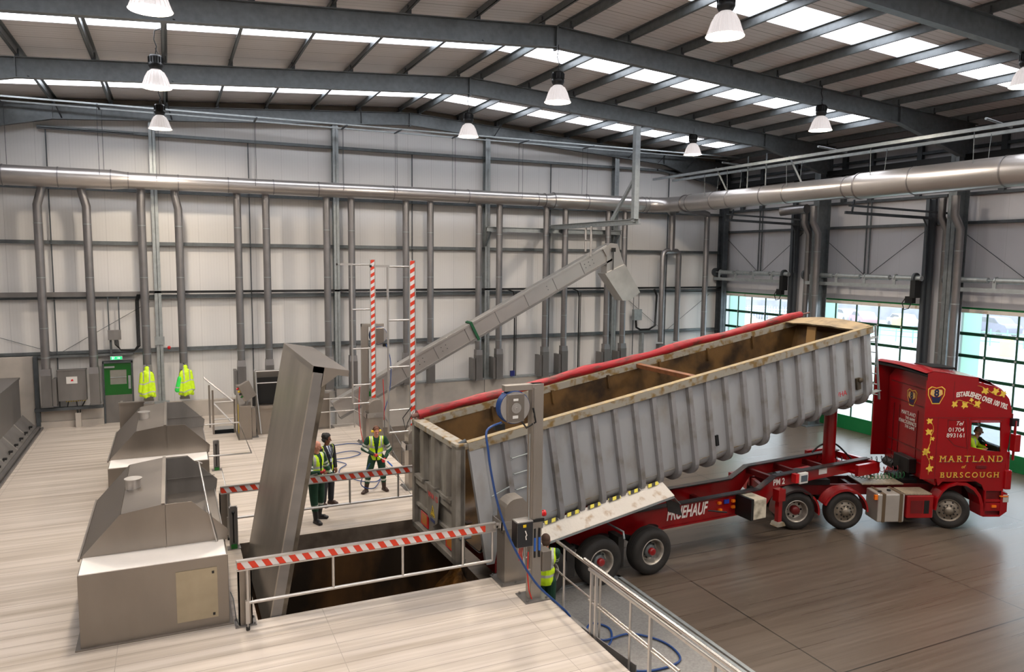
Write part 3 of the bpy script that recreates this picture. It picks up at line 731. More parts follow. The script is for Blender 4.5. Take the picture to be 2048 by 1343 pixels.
b = MB(); b.box(-3.15, -2.98, 29.35, 29.5, .0, .5); b.build('cable_riser', M_upst, None, 'short boxed cable riser on the deck under the large cabinet', 'riser')
# personnel door
d = thing('personnel_door', 'green personnel door with a grey lower half and small window', 'door', (-1.81, 29.72, 0)); d['kind'] = 'structure'
b = MB(); b.box(-.48, -.43, -.04, .2, 0, 2.2); b.box(.43, .48, -.04, .2, 0, 2.2); b.box(-.48, .48, -.04, .2, 2.15, 2.22); b.build('door_frame', M_galvd, d)
b = MB(); b.prism([(-.43, .02, 1.0), (.43, .02, 1.0), (.43, .02, 2.15), (-.43, .02, 2.15)], (0, .05, 0), 0, [[(-.25, .02, 1.38), (.27, .02, 1.38), (.27, .02, 1.9), (-.25, .02, 1.9)]]); b.build('upper_leaf', M_greenb, d)
MB().box(-.43, .43, .02, .07, 0, 1.0).build('kick_plate', M_staind, d)
b = MB(); b.box(-.25, .27, .03, .06, 1.38, 1.9); b.build('window_pane', mat('wired_glass', '#8d8d86', .2, .2, var=.1), d)
b = MB(); b.box(-.25, .27, .01, .03, 1.62, 1.645); b.box(.32, .4, .005, .02, 1.2, 1.68); b.build('push_plate', M_galvl, d)
b = MB(); b.box(-.42, -.1, -.03, .02, 1.98, 2.04); b.build('door_closer', M_galvl, d)
def exit_sign(label, loc):
    t = thing('exit_sign', label, 'sign', loc)
    b = MB(); b.box(-.19, .19, 0, .05, -.065, .065); b.build('sign_case', M_white, t)
    MB().box(-.18, .18, -.004, 0, -.055, .055).build('sign_face', M_exit, t)
    b = MB(); b.ell((-.075, -.008, .03), (.011, .004, .011), 8, 5); b.beam((-.08, -.006, .015), (-.09, -.006, -.01), .014, .004); b.beam((-.09, -.006, -.01), (-.07, -.006, -.03), .009, .004); b.beam((-.07, -.006, -.03), (-.075, -.006, -.045), .008, .004); b.beam((-.09, -.006, -.01), (-.11, -.006, -.035), .009, .004); b.beam((-.08, -.006, .012), (-.055, -.006, .0), .007, .004)
    b.box(-.13, -.118, -.007, -.004, -.045, .04); b.box(-.13, -.11, -.007, -.004, .035, .042)
    b.prism([(.02, -.007, -.008), (.08, -.007, -.008), (.08, -.007, -.03), (.12, -.007, 0), (.08, -.007, .03), (.08, -.007, .008), (.02, -.007, .008)], (0, .003, 0)); b.build('pictogram', M_exitw, t)
exit_sign('lit green exit sign above the green personnel door', (-1.83, 29.6, 2.34))
exit_sign('small lit green exit sign behind the red tarpaulin roll', (20.15, 29.6, 1.42))
b = MB(); b.box(19.6, 20.1, 29.6, 29.66, 1.25, 1.32); b.box(20.5, 20.62, 29.7, 29.9, .8, 2.5); b.build('door_bracket', M_galvl, None, 'galvanised bracket beside the far exit sign', 'bracket')
t = thing('junction_box', 'stainless junction box on the wall above the exit sign', 'junction box', (-1.85, 29.65, 3.17))
MB().box(-.2, .2, -.18, .0, -.17, .17).build('box_body', M_staind, t, bevel=.006)
b = MB()
for x in (-.17, .16): b.box(x-.02, x+.02, -.02, .02, .17, 1.35)
b.box(-.17, -.1, -.02, .02, -.9, -.17); b.build('support_channel', M_galvd, t)
b = MB()
for k in range(5): b.tube([(-.02+k*.03, -.08, -.17), (.0+k*.03, -.08, -.35-.02*k), (.15+.01*k, -.08, -.52-.015*k), (.6, -.08, -.56-.015*k), (.70+k*.025, -.08, -.42), (.70+k*.025, -.08, 1.2), (.76+.025*k, -.08, 1.42)], .012, 6)
b.build('cable', M_black, t)
t = thing('junction_box', 'grey junction box on the wall right of the conveyor chute', 'junction box', (20.08, 29.65, 3.4))
MB().box(-.22, .22, -.2, .0, -.26, .26).build('box_body', M_galvl, t, bevel=.006)
b = MB(); b.box(-.16, -.14, -.02, .0, .26, 1.2); b.box(.14, .16, -.02, 0, .26, 1.2); b.box(-.17, -.13, -.02, 0, -1.9, -.26); b.build('support_channel', M_galvd, t)
b = MB(); b.tube([(-.05, -.1, -.26), (-.02, -.1, -.6), (.2, -.1, -.72), (.7, -.1, -.72), (1.05, -.1, -.55), (1.1, -.1, .9), (.95, -.1, 1.2)], .05, 8); b.build('cable', M_black, t)
b = MB(); b.tube([(0, 0, 0), (0, -.12, 0)], .06, 14); b.ell((0, -.14, 0), .055); b.build('alarm_beacon', M_redbutton, None, 'small red alarm beacon on the wall beside the left column', 'alarm', loc=(-.12, 29.62, 2.65))
for x, lab in ((13.75, 'black cable drop with a loop left of the middle of the end wall'), (18.0-1.0, 'black cable drop between the ducts right of the middle of the end wall')):
    b = MB(); b.tube([(x-.35, 29.7, 4.64), (x-.08, 29.7, 4.55), (x, 29.7, 4.3), (x, 29.7, .9)], .03, 6); b.tube([(x+.08, 29.7, 4.5), (x+.08, 29.7, .6), (x, 29.65, .45), (x-.05, 29.7, .8)], .02, 6)
    b.build('cable_drop', M_black, None, lab, 'cable')
b = MB(); b.box(-.1, .1, -.1, 0, -.12, .12); b.build('socket_box', mat('navy_socket', '#232c6e', .4), None, 'dark blue socket box at the foot of the looped cable drop', 'socket', loc=(13.6, 29.6, .95))
b = MB(); b.box(-.04, .04, -.05, 0, -.09, .09); b.build('switch_box', mat('navy_socket', '#232c6e', .4), None, 'tiny blue switch box between two duct feet', 'switch', loc=(12.85, 29.6, .95))

# jackets hanging on the drop ducts
def jacket(label, loc, rz, flip=1):
    t = thing('hi_vis_jacket', label, 'jacket', loc, (0, 0, rz), 'high visibility jackets hung on the drop ducts')
    m = MB(); s = flip
    m.cap((0, -.05, .96), (.02*s, -.06, .84), .075, .10); m.ell((0, -.04, .99), (.085, .07, .09)); m.cap((-.15*s, -.06, .80), (.13*s, -.06, .80), .085, .08)
    m.cap((0, -.06, .78), (-.02*s, -.07, .14), .14, .17); m.cap((-.16*s, -.07, .78), (-.22*s, -.10, .20), .075, .085); m.cap((.15*s, -.08, .76), (.2*s, -.14, .16), .075, .07)
    m.cap((-.05*s, -.12, .7), (-.10*s, -.17, .10), .07, .10); m.cap((.06*s, -.14, .7), (.08*s, -.20, .12), .06, .075); m.ell((-.07*s, -.11, .88), (.07, .05, .06))
    for k in range(6): a = k*1.1; m.cap((math.cos(a)*.12, -.07+math.sin(a)*.08, .4), (math.cos(a)*.21, -.08+math.sin(a)*.12, .02+.04*(k % 2)), .045, .06)
    def pick(c, n):
        for z in (.16, .50):
            if abs(c.z-z-.04*math.sin(c.x*11)) < .022: return 1
        if abs(abs(c.x+.02*s)-.10) < .02 and c.z > .55 and c.y < -.05: return 1
        if s*c.x > .17 and c.z > .2 and c.y > -.10: return 2
        return 0
    me = remesh(m, .016, pick, mats=[M_lime, M_silver, M_suit], name='jacket', smooth=1); link('jacket_shell', me, t)
    MB().tube([(0, .0, 1.07), (0, .1, 1.12), (0, .24, 1.08)], .012, 6).build('hook', M_galvd, t)
    return t
jacket('yellow high visibility jacket with black sleeve lining, left of the column', (-.85, 28.85, 1.03), 0)
j = jacket('yellow high visibility jacket with a green vest under it, right of the column', (.37, 28.85, 1.02), .2, -1)
m = MB(); m.cap((-.2, -.1, .62), (-.3, -.12, .2), .08, .09); link('green_vest', remesh(m, .02, lambda c, n: 1 if abs(c.z-.3) < .02 else 0, mats=[M_limeg, M_silver], name='vest'), j)

# ------------------------------------------------------------------ stainless intake hoods
def hood(label, y0, handle=True, label2=None):
    t = thing('intake_hood', label, 'hood', (0, y0, 0), group='stainless intake hoods on the white deck')
    x0, x1, D, L = -1.43, .70, 3.8, .62
    b = MB(); b.box(x0, x1, 0, D, 0, 1.17); b.box(x0-.07, x1+.06, -.05, D+.05, 0, .025); b.build('hood_base', M_stain, t, bevel=.006)
    b = MB(); b.prism([(x0+.02, -.004, 1.172), (x1-.03, -.004, 1.172), (x1-.03, L, 1.20), (x0+.02, L, 1.20)], (0, 0, .012)); b.build('ledge_sheet', mat('lit_ledge_steel', '#f0ebe6', .42, .35, var=.05), t)  # steel ledge, the light it catches put into the pale colour
    b = MB(); q = .015
    # front and back end panels
    for y in (L, D-.06):
        b.prism([(x0, y, 1.2), (x1+.03, y, 1.2), (x1+.05, y, 1.38), (.2, y, 1.93), (-.21, y, 1.93), (-.85, y, 1.84)], (0, q, 0))
        b.box(-.225, -.205, y-.012, y, 1.2, 1.93)
    # left slope, roof
    b.prism([(x0, L, 1.2), (-.85, L, 1.84), (-.85, D-.05, 1.84), (x0, D-.05, 1.2)], (-.01, 0, .012), 0)
    b.prism([(-.85, L, 1.84), (-.21, L, 1.93), (-.21, D-.05, 1.93), (-.85, D-.05, 1.84)], (0, 0, .012), 0)
    b.box(-.26, -.205, L, D-.05, 1.93, 1.955)
    b.box(x0-.05, x0-.02, L-.02, D, 1.17, 1.205)
    b.build('hood_cover', M_stain, t)
    b = MB(); b.box(-.22, -.20, L, D-.06, 1.2, 1.93); b.box(x1-.02, x1, L, D-.06, .6, 1.2); b.build('chute_lining', M_staind, t)
    b = MB(); b.prism([(-.2, D-.09, 1.0), (x1, D-.09, 1.0), (x1+.04, D-.09, 1.38), (.2, D-.09, 1.92), (-.2, D-.09, 1.92)], (0, .02, 0)); b.box(-.2, x1, D-.11, D-.09, 1.48, 1.49); b.build('chute_back', M_staind, t)
    b = MB(); b.tube([(-.72, 2.0, 1.84), (-.72, 2.0, 2.03)], .12, 24); b.tube([(-.72, 2.0, 2.03), (-.72, 2.0, 2.05)], .145, 24); b.build('vent_cap', M_stainl, t)
    b = MB(); b.prism([(-.08, -.012, .16), (.53, -.012, .16), (.53, -.012, 1.0), (-.08, -.012, 1.0)], (0, .01, 0)); dr = b.build('access_panel', mat('panel_steel', '#aca18b', .4, .7, var=.1), t)
    b = MB()
    for z in (.92, .22): b.box(.45, .485, -.022, -.012, z-.02, z+.02)
    b.build('latch', M_black, dr)
    if handle:
        b = MB(); b.tube([(.40, D-.3, 1.83), (.46, L+.0, 1.72), (.47, L-.02, 1.66)], .018, 8); b.beam((.47, L-.02, 1.7), (.58, L-.06, 1.17), .05, .02); b.tube([(.36, D-.3, 1.86), (.46, D-.3, 1.80)], .015, 8); b.build('damper_bar', M_stainl, t)
    else:
        b = MB(); b.tube([(.7, .35, 1.16), (1.68, .3, 1.16), (1.68, 4.0, 1.16), (.7, 4.0, 1.16)], .02, 8); b.build('guard_bar', M_stainl, t)
    return t
hood('nearest stainless intake hood with a round vent cap and access panel', 12.5)
hood('middle stainless intake hood with a guard bar at its right side', 18.7, False)
# third, at the back: plain upright panel beyond the middle hood
b = MB(); b.box(-1.42, -.80, 23.2, 23.26, 0, 1.85); b.box(-1.44, -.78, 23.16, 23.30, 1.83, 1.87); b.box(-1.42, -1.36, 23.26, 23.9, 0, 1.8); b.build('steel_screen', M_stain, None, 'upright stainless screen standing behind the middle hood', 'screen')

# small latch posts and lock channels along the pit edges
def channel(label, x, y, h=.75):
    t = thing('lock_channel', label, 'post', (x, y, 0), group='lock channels at the pit lids')
    b = MB(); b.box(-.07, .09, -.02, .02, 0, h); b.box(-.07, -.05, -.1, -.02, 0, h); b.box(.07, .09, -.1, -.02, 0, h); b.box(-.12, .14, -.12, .08, 0, .02); b.build('channel', M_staind, t)
    b = MB(); b.tube([(.01, -.04, .12), (.01, -.04, h-.1)], .012, 6); b.ell((.01, -.05, h-.12), .03); b.build('lock_rod', M_black, t)
    b = MB(); b.box(-.05, .07, -.12, -.02, .02, .08); b.build('lock_foot', M_greenb, t)
channel('dark lock channel with a green foot beside the nearest hood', 1.0, 15.85, .88)
channel('dark lock channel with a green foot beside the middle hood', 1.0, 22.0, .85)
def catch(label, x, y, h=.98):
    t = thing('barrier_catch', label, 'post', (x, y, 0), group='catch posts of the striped barriers')
    b = MB(); b.box(-.07, .14, -.05, -.03, 0, h); b.box(-.07, -.05, -.05, .12, 0, h); b.box(.12, .14, -.05, .12, 0, h); b.build('catch_post', M_stain, t)
    b = MB(); b.box(-.13, .2, -.1, .2, 0, .02)
    for i in (-.1, .17):
        for j in (-.07, .17): b.tube([(i, j, .02), (i, j, .05)], .014, 6)
    b.build('base_plate', M_staind, t)
catch('stainless catch post at the left end of the nearest striped barrier', .9, 12.36)
catch('stainless catch post at the left end of the far lowered striped barrier', .86, 16.55)
b = MB(); b.tube([(.72, 12.45, .55), (.75, 12.3, .5), (.78, 12.25, .2), (.82, 12.3, .05), (.86, 12.35, .1), (.87, 12.36, .5)], .008, 6); b.build('loose_cable', M_galvd, None, 'thin grey cable looping between the hood and the catch post', 'cable')

# ------------------------------------------------------------------ pit lids
t = thing('pit_hatch', 'huge stainless pit hatch standing open beside the nearest hood', 'hatch', (1.26, 12.45, -.35), (0, R(-79.4), 0))
# lid local: x along its length away from the hinge, y along the hinge, z outer face up
W, L = 3.56, 4.62
M_lidf = mat('lid_face', '#a39b91', .42, .72, var=.25, scale=1.1, stretch=(.5, 1.6, 1), detail=7, rvar=.1)
b = MB(); b.box(0, L, 0, W, -.02, 0); b.build('lid_face', M_lidf, t)
b = MB()
b.prism([(0, 0, -.02), (L, 0, -.02), (L, 0, -.18), (0, 0, -.18)], (0, .02, 0)); b.prism([(0, W-.02, -.02), (L, W-.02, -.02), (L, W-.02, -.18), (0, W-.02, -.18)], (0, .02, 0))
b.box(0, .02, 0, W, -.2, -.02); b.build('lid_rim', M_staind, t)
b = MB(); b.box(.02, L-.2, .03, .10, -.26, -.1); b.box(.02, L-.2, W-.10, W-.03, -.26, -.1); b.box(.05, L-.1, .06, W-.06, -.2, -.17); b.build('lid_frame', mat('lid_inner', '#6e665b', .55, .5, col2='#3d362c', thr=(.3, .6), scale=2.5, detail=7), t, bevel=.01)
b = MB(); b.prism([(L-.35, .0, -.17), (L-.10, .0, -.17), (L-.10, .0, -.42)], (0, .015, 0)); b.prism([(L-.10, 0, -.0), (L+.005, 0, 0.002), (L+.005, 0, -.60), (L-.10, 0, -.60)], (0, W, 0)); b.build('lid_lip', M_stain, t, bevel=.006)
t2 = thing('pit_hatch', 'closed flush pit hatch in the white deck behind the workers', 'hatch', (1.15, 18.615, 0))
b = MB(); b.box(0, 4.33, 0, 3.57, -.1, -.004); b.build('lid_face', M_deck, t2)

# ------------------------------------------------------------------ striped barriers and their pedestals
def barrier(label, y, raised):
    t = thing('pit_barrier', label, 'barrier', (5.62, y, 1.1), (0, R(90) if raised else 0, 0), 'red and white striped pit barriers')
    b = MB(); b.box(-4.82, -.34, -.015, .03, -.07, .07); b.box(-4.82, -.34, -.03, .045, .06, .085); b.box(-4.82, -.34, -.03, .0, -.085, -.065); b.build('barrier_beam', M_stainl, t)
    MB().box(-4.81, -.55, -.019, -.014, -.062, .058).build('striped_tape', M_haz, t)
    b = MB(); b.box(-.38, -.15, -.05, .05, -.02, .05); b.tube([(-.33, -.05, .01), (-.33, .06, .01)], .02, 8); b.build('hinge_arm', M_stainl, t)
    b = MB(); b.tube([(-4.66, .01, -.64), (-.42, .01, -.64)], .028, 10); b.build('lower_rail', M_stainl, t)
    for x in (-4.66, -3.3, -2.1, -.98, -.40): MB().tube([(x, .01, -.07), (x, .01, -.64)], .024, 10).build('upright', M_stainl, t)
    b = MB(); b.box(-4.70, -4.64, -.02, .04, -.98, -.6); b.tube([(-4.67, .01, -.98), (-4.67, .01, -1.05)], .01, 8); lg = b.build('support_leg', M_stainl, t)
    MB().tube([(-4.67, .01, -1.05), (-4.67, .01, -1.095)], .032, 10).build('rubber_foot', M_rubber, lg)
    return t
barrier('nearest red and white striped barrier lowered in front of the open pit', 12.13, False)
barrier('red and white striped barrier lowered behind the open pit, beside the workers', 16.33, False)
barrier('raised red and white striped barrier, the nearer and right hand one', 18.38, True)
barrier('raised red and white striped barrier, the farther and left hand one', 22.5, True)
def pedestal(label, x, y, num=None):
    t = thing('barrier_pedestal', label, 'pedestal', (x, y, 0), group='round topped barrier pedestals')
    prof = [(0, 0, 0), (.44, 0, 0), (.44, 0, 1.5)]
    prof += [(.44-.0, 0, 1.5), (.36, 0, 1.6), (.26, 0, 1.6)] + [(.24-.24*math.sin(a), 0, 1.36+.24*math.cos(a)) for a in (0, .3, .6, .9, 1.2, PI/2)]
    b = MB(); b.prism(prof, (0, .36, 0)); b.build('pedestal_body', M_post, t, bevel=.006)
    b = MB(); b.box(-.1, .54, -.1, .46, 0, .02)
    for i in (-.06, .2, .5):
        for j in (-.06, .42): b.tube([(i, j, .02), (i, j, .055)], .016, 6)
    b.build('base_plate', M_staind, t)
    b = MB(); b.box(-.08, .46, -.03, -.01, 1.05, 1.2); b.box(-.08, .46, .37, .39, 1.05, 1.2); b.box(-.08, -.06, -.03, .39, 1.05, 1.2); b.tube([(.2, -.06, 1.12), (.2, .4, 1.12)], .04, 12); b.build('hinge_yoke', M_stainl, t)
    if num:
        pl = MB().box(.22, .29, -.004, 0, .84, .93).build('number_plate', M_yellow, t)
        text(num, .08, pl, (.255, -.006, .855), (PI/2, 0, 0), M_black)
    return t
pedestal('round topped stainless pedestal by the hose reel column, numbered one', 5.43, 12.05, '1')
pedestal('round topped stainless pedestal hidden behind the hanging tailgate', 5.43, 16.25)
pedestal('round topped stainless pedestal hung with a black cable loop', 5.45, 18.2, '2')
pedestal('farthest round topped stainless pedestal behind the worker with ear defenders', 5.43, 22.35)
b = MB(); b.tube([(5.62, 18.1, 2.1), (5.55, 18.0, 1.8), (5.5, 18.0, 1.2), (5.6, 18.0, .85), (5.75, 18.0, 1.1), (5.66, 18.05, 1.9), (5.6, 18.1, 2.15), (5.4, 18.1, 1.8), (5.35, 18.1, 1.6), (5.3, 18.2, 1.9), (5.55, 18.2, 2.2)], .012, 6)
b.build('loose_cable', M_black, None, 'black cable loop hanging on the pedestal of the nearer raised barrier', 'cable')

# ------------------------------------------------------------------ hose reel columns
def reel_column(label, x, y, extras):
    t = thing('hose_reel_column', label, 'column', (x, y, 0), (0, 0, 0 if extras else PI))
    b = MB(); b.box(-.11, .11, -.08, .08, 0, 3.86); b.box(-.1, -.09, -.11, .11, 0, 3.8); b.box(-.08, -.03, -.1, -.08, .3, 3.8); b.box(-.62, .11, -.07, .07, 3.76, 3.86); b.build('column', M_post, t, bevel=.006)
    b = MB(); b.box(-.24, .24, -.2, .24, 0, .02)
    for i in (-.19, .19):
        for j in (-.15, .18): b.tube([(i, j, .02), (i, j, .06)], .02, 8)
    b.build('base_plate', M_staind, t)
    f = MB().box(-.6, -.28, -.13, .13, 3.24, 3.72).build('reel_frame', M_stain, t, bevel=.01)
    b = MB(); b.tube([(-.44, -.135, 3.48), (-.44, -.15, 3.48)], .09, 24); b.tube([(-.44, -.15, 3.48), (-.44, -.165, 3.48)], .05, 18); b.tube([(-.44, -.165, 3.48), (-.44, -.18, 3.48)], .02, 12); b.build('reel_hub', M_stainl, f)
    b = MB(); b.box(-.49, -.40, -.134, -.131, 3.6, 3.64); b.box(-.5, -.40, -.134, -.131, 3.3, 3.35); b.build('rating_plate', M_white, f)
    b = MB(); b.tube([(-.44, -.1, 3.48), (-.44, .1, 3.48)], .27, 32); rl = b.build('reel_disc', M_stainl, t)
    b = MB()
    for k in range(6): b.tube([(-.44+.235*math.cos(a), -.07+.028*k, 3.48+.235*math.sin(a)) for a in (2*PI*i/28 for i in range(28))], .02+.055*0+.012, 6, closed=True)
    for k in range(6): b.tube([(-.44+.275*math.cos(a), -.07+.028*k, 3.48+.275*math.sin(a)) for a in (2*PI*i/28 for i in range(28))], .013, 6, closed=True)
    b.build('wound_hose', M_hose, rl)
    b = MB(); b.tube([(-.3, 0, 3.25), (-.2, -.05, 3.1), (-.05, -.1, 3.2), (-.1, -.1, 3.45)], .018, 8); b.box(-.78, -.6, -.04, .04, 3.1, 3.2); b.build('supply_hose', M_black, t)
    b = MB(); b.tube([(-.16, -.1, 3.0), (-.16, -.1, 1.4)], .008, 6); b.tube([(-.16, -.1, .9), (-.18, -.12, .5), (-.15, -.13, .2), (-.1, -.14, .05)], .012, 6, 1); b.build('air_line', [M_galvl, M_redhose], t)
    if extras:
        c = thing('control_box', 'black fronted control box on the nearer hose reel column', 'control box', (x-.30, y-.06, 1.02))
        MB().box(-.1, .2, -.1, .12, 0, .46).build('box_body', M_stainl, c, bevel=.006)
        MB().box(-.112, -.1, -.09, .11, .01, .44).build('box_front', M_black, c)
        MB().box(-.1, .19, -.112, -.1, .01, .44).build('side_front', mat('dark_panel', '#26272a', .35), c)
        b = MB(); b.box(-.0, .06, -.116, -.112, .36, .41); b.build('warning_label', M_yellow, c)
        b = MB(); b.tube([(.04, -.118, .30), (.07, -.12, .22), (.05, -.12, .2), (.06, -.12, .14)], .01, 6); b.build('key_switch', M_letw, c)
        b = MB()
        for k in range(5): b.tube([(-.04+k*.04, 0, 0), (-.03+k*.04, 0, -.12-.03*k), (-.0+k*.03, -.02, -.22)], .012, 6)
        b.tube([(.05, -.04, -.2), (.08, -.04, -.42), (.18, -.04, -.45)], .015, 6); b.build('pipe_fitting', M_stainl, c)
        b = MB()
        for k in range(3): b.tube([(-.02+k*.03, -.03, -.02), (-.05+k*.03, -.04, -.15), (-.03+k*.03, -.03, -.25)], .009, 6)
        b.build('red_air_line', M_redhose, c)
        for k, dx in enumerate((-.035, .055)):
            h = thing('spray_lance', ('left' if k == 0 else 'right')+' one of two blue gripped lances clipped to the hose reel column', 'lance', (x+dx, y-.1, .78), group='blue gripped spray lances')
            MB().tube([(0, 0, 0), (0, 0, .12)], .02, 8).build('nozzle', M_black, h); MB().tube([(0, 0, .12), (0, 0, .36)], .022, 8).build('grip', mat('blue_grip', '#2d63b8', .5), h); MB().tube([(0, 0, .36), (0, 0, .52)], .018, 8).build('lance_tip', M_black, h)
        b = MB(); b.box(-.08, .14, -.015, .015, 0, .05); b.build('lance_clip', M_black, None, 'black clip bracket holding the two lances', 'bracket', loc=(x, y-.1, 1.42))
        b = MB(); b.box(-.09, .09, -.12, .12, 0, .36); b.build('terminal_box', M_stain, None, 'plain stainless terminal box beside the worker at the hose reel column', 'box', loc=(x+.202, y+.0, .50), bevel=.006)
        b = MB(); b.tube([(0, 0, 0), (.06, 0, 0)], .05, 16); b.tube([(.06, 0, 0), (.1, 0, 0)], .058, 16); b.build('emergency_button', M_redbutton, None, 'red emergency button on the side of the hose reel column', 'button', loc=(x+.11, y, 1.52))
    return t
reel_column('tall stainless column with a blue hose reel beside the trailer', 5.69, 11.37, True)
reel_column('tall stainless column with a hose reel, the farther one beyond the workers', 5.62, 23.6, False)

def hose(label, pts, r, m, n=8, cat='hose'):
    # smooth through the points
    P = [V(p) for p in pts]; out = []
    for i in range(len(P)-1):
        p0, p1, p2, p3 = P[max(0, i-1)], P[i], P[i+1], P[min(len(P)-1, i+2)]
        for k in range(6):
            t = k/6; out.append(.5*((2*p1)+(-p0+p2)*t+(2*p0-5*p1+4*p2-p3)*t*t+(-p0+3*p1-3*p2+p3)*t**3))
    out.append(P[-1])
    return MB().tube(out, r, n).build('air_hose', m, None, label, cat)
hose('blue hose hanging from the near reel and trailing over the deck edge', [(4.98, 11.25, 3.25), (4.62, 11.0, 3.2), (4.60, 10.9, 2.9), (4.66, 10.9, 2.5), (4.80, 10.9, 1.9), (5.05, 10.9, 1.25), (5.45, 10.85, .55), (5.85, 10.75, .12), (6.05, 10.7, -.1), (6.35, 10.6, -.6), (6.7, 10.8, -.95), (7.1, 11.0, -.96), (7.35, 11.45, -.96), (7.15, 11.75, -.96), (6.9, 11.5, -.96), (7.0, 11.1, -.95), (7.6, 11.1, -.95), (8.0, 10.6, -.96), (7.9, 10.0, -.96), (7.3, 9.9, -.96), (6.8, 10.1, -.96)], .02, M_hose)
hose('blue hose looped on the white deck between the workers', [(6.3, 23.55, 3.2), (6.42, 23.4, 2.6), (6.3, 23.2, 1.6), (5.85, 22.95, .5), (5.6, 23.0, .03), (5.3, 23.3, .03), (4.9, 23.45, .03), (4.2, 23.2, .03), (3.8, 22.6, .03), (3.9, 21.9, .03), (4.6, 21.75, .03), (5.1, 22.1, .03), (4.9, 22.5, .03), (4.35, 22.3, .03), (4.25, 21.6, .03), (4.45, 21.1, .03), (4.2, 20.7, .03), (4.1, 20.2, .03), (4.4, 19.4, .03), (4.8, 19.1, .03), (5.0, 19.3, .05), (4.6, 18.5, .05), (4.2, 18.2, .3), (4.4, 18.05, .85)], .013, M_hose)
hose('thin red hose dropping to the deck beside the far reel column', [(5.35, 23.2, 1.9), (5.3, 23.1, 1.2), (5.33, 23.0, .5), (5.4, 22.8, .05)], .012, M_redhose)
hose('red hose strand beside the farther raised barrier', [(5.95, 22.6, 2.2), (5.98, 22.6, 1.5), (5.97, 22.6, .9)], .012, M_redhose)

# ------------------------------------------------------------------ hand rails at the deck edge
t = thing('handrail', 'stainless tube handrail on the deck edge behind the hidden steps', 'handrail', (6.08, 0, 0), group='stainless handrails along the deck edge')
b = MB(); b.tube([(0, 11.25, 1.02), (0, 11.1, 1.02), (0, 7.7, 1.02)], .028, 12); b.build('top_rail', M_polish, t)
b = MB(); b.tube([(0, 11.25, .5), (0, 10.9, .48), (0, 7.7, .48)], .018, 10); b.build('middle_rail', M_polish, t)
for y in (10.96, 9.76, 8.9): MB().tube([(0, y, -.15), (0, y, 1.02)], .02, 10).build('rail_post', M_stainl, t)
t = thing('handrail', 'stainless handrail with square posts running out of the lower right corner', 'handrail', (5.98, 0, 0), group='stainless handrails along the deck edge')
b = MB(); b.tube([(.03, 10.15, 1.12), (.03, 2, 1.12)], .03, 12); b.build('top_rail', M_polish, t)
b = MB(); b.box(-.02, .02, 2, 9.95, 1.02, 1.06); b.build('under_rail', M_stainl, t)
b = MB(); b.tube([(.0, 9.95, .52), (.0, 2, .52)], .017, 10); b.build('middle_rail', M_polish, t)
for y in (9.86, 9.72, 8.25, 6.9, 5.5): MB().box(-.022, .022, y-.022, y+.022, -.2, 1.04).build('rail_post', M_stainl, t)
b = MB(); b.prism([(-.075, 10.1, .0), (.085, 8.76, 0), (.085, 8.76, -.32), (-.075, 10.1, -.32)], (.015, 0, 0)); b.box(-.09, .1, 10.1, 11.2, -.16, -.12); b.build('skirt_plate', M_staind, None, 'dark steel skirt plate along the deck edge below the handrails', 'plate', loc=(6.02, 0, 0))
# rails down from the deck behind the workers
t = thing('handrail', 'sloping steel stair handrail between the two raised barriers', 'handrail', (6.25, 0, 0), group='stainless handrails along the deck edge')
b = MB(); b.tube([(0, 24.6, 1.0), (0, 23.8, .85), (0, 20.2, -.1)], .022, 8); b.tube([(0, 24.3, .3), (0, 21.0, -.55)], .018, 8); b.build('top_rail', M_staind, t)
for y, z in ((23.6, .8), (22.6, .5), (21.6, .25), (20.6, 0)): MB().tube([(0, y, -1.0), (0, y, z)], .014, 8).build('rail_post', M_staind, t)
t = thing('handrail', 'steel guard rail at the back corner of the deck behind the farther raised barrier', 'handrail', (-.1, 25.8, 0), group='stainless handrails along the deck edge')
b = MB()
for z in (1.08, .62, .1)[:2]: b.tube([(4.25, 0, z), (5.85, 0, z)], .02, 8); b.tube([(5.85, 0, z), (6.1, -1.2, z-.1)], .02, 8)
b.build('top_rail', M_stainl, t)
for x in (4.3, 5.0, 5.85): MB().tube([(x, 0, -.2), (x, 0, 1.08)], .02, 8).build('rail_post', M_stainl, t)
# stair rails going down behind the control console
t = thing('stair_rail', 'stainless rails around the stair opening left of the control console', 'handrail', (0, 0, 0))
b = MB()
for z in (1.08, .5): b.tube([(1.18, 26.55, z), (1.84, 26.55, z)], .02, 8)
for dy, dz in ((0, 0), (.25, 0)): b.tube([(.95, 27.6+dy, 1.75+dz), (1.84, 26.75+dy, 1.0+dz)], .018, 8); b.tube([(1.2, 27.4+dy, .9), (1.84, 26.8+dy, .2)], .018, 8)
b.build('top_rail', M_stainl, t)
for x, y in ((1.16, 26.55), (1.84, 26.55), (1.1, 27.65)): MB().box(x-.03, x+.03, y-.03, y+.03, 0, 1.5 if x < 1.2 else 1.15).build('rail_post', M_stain, t)

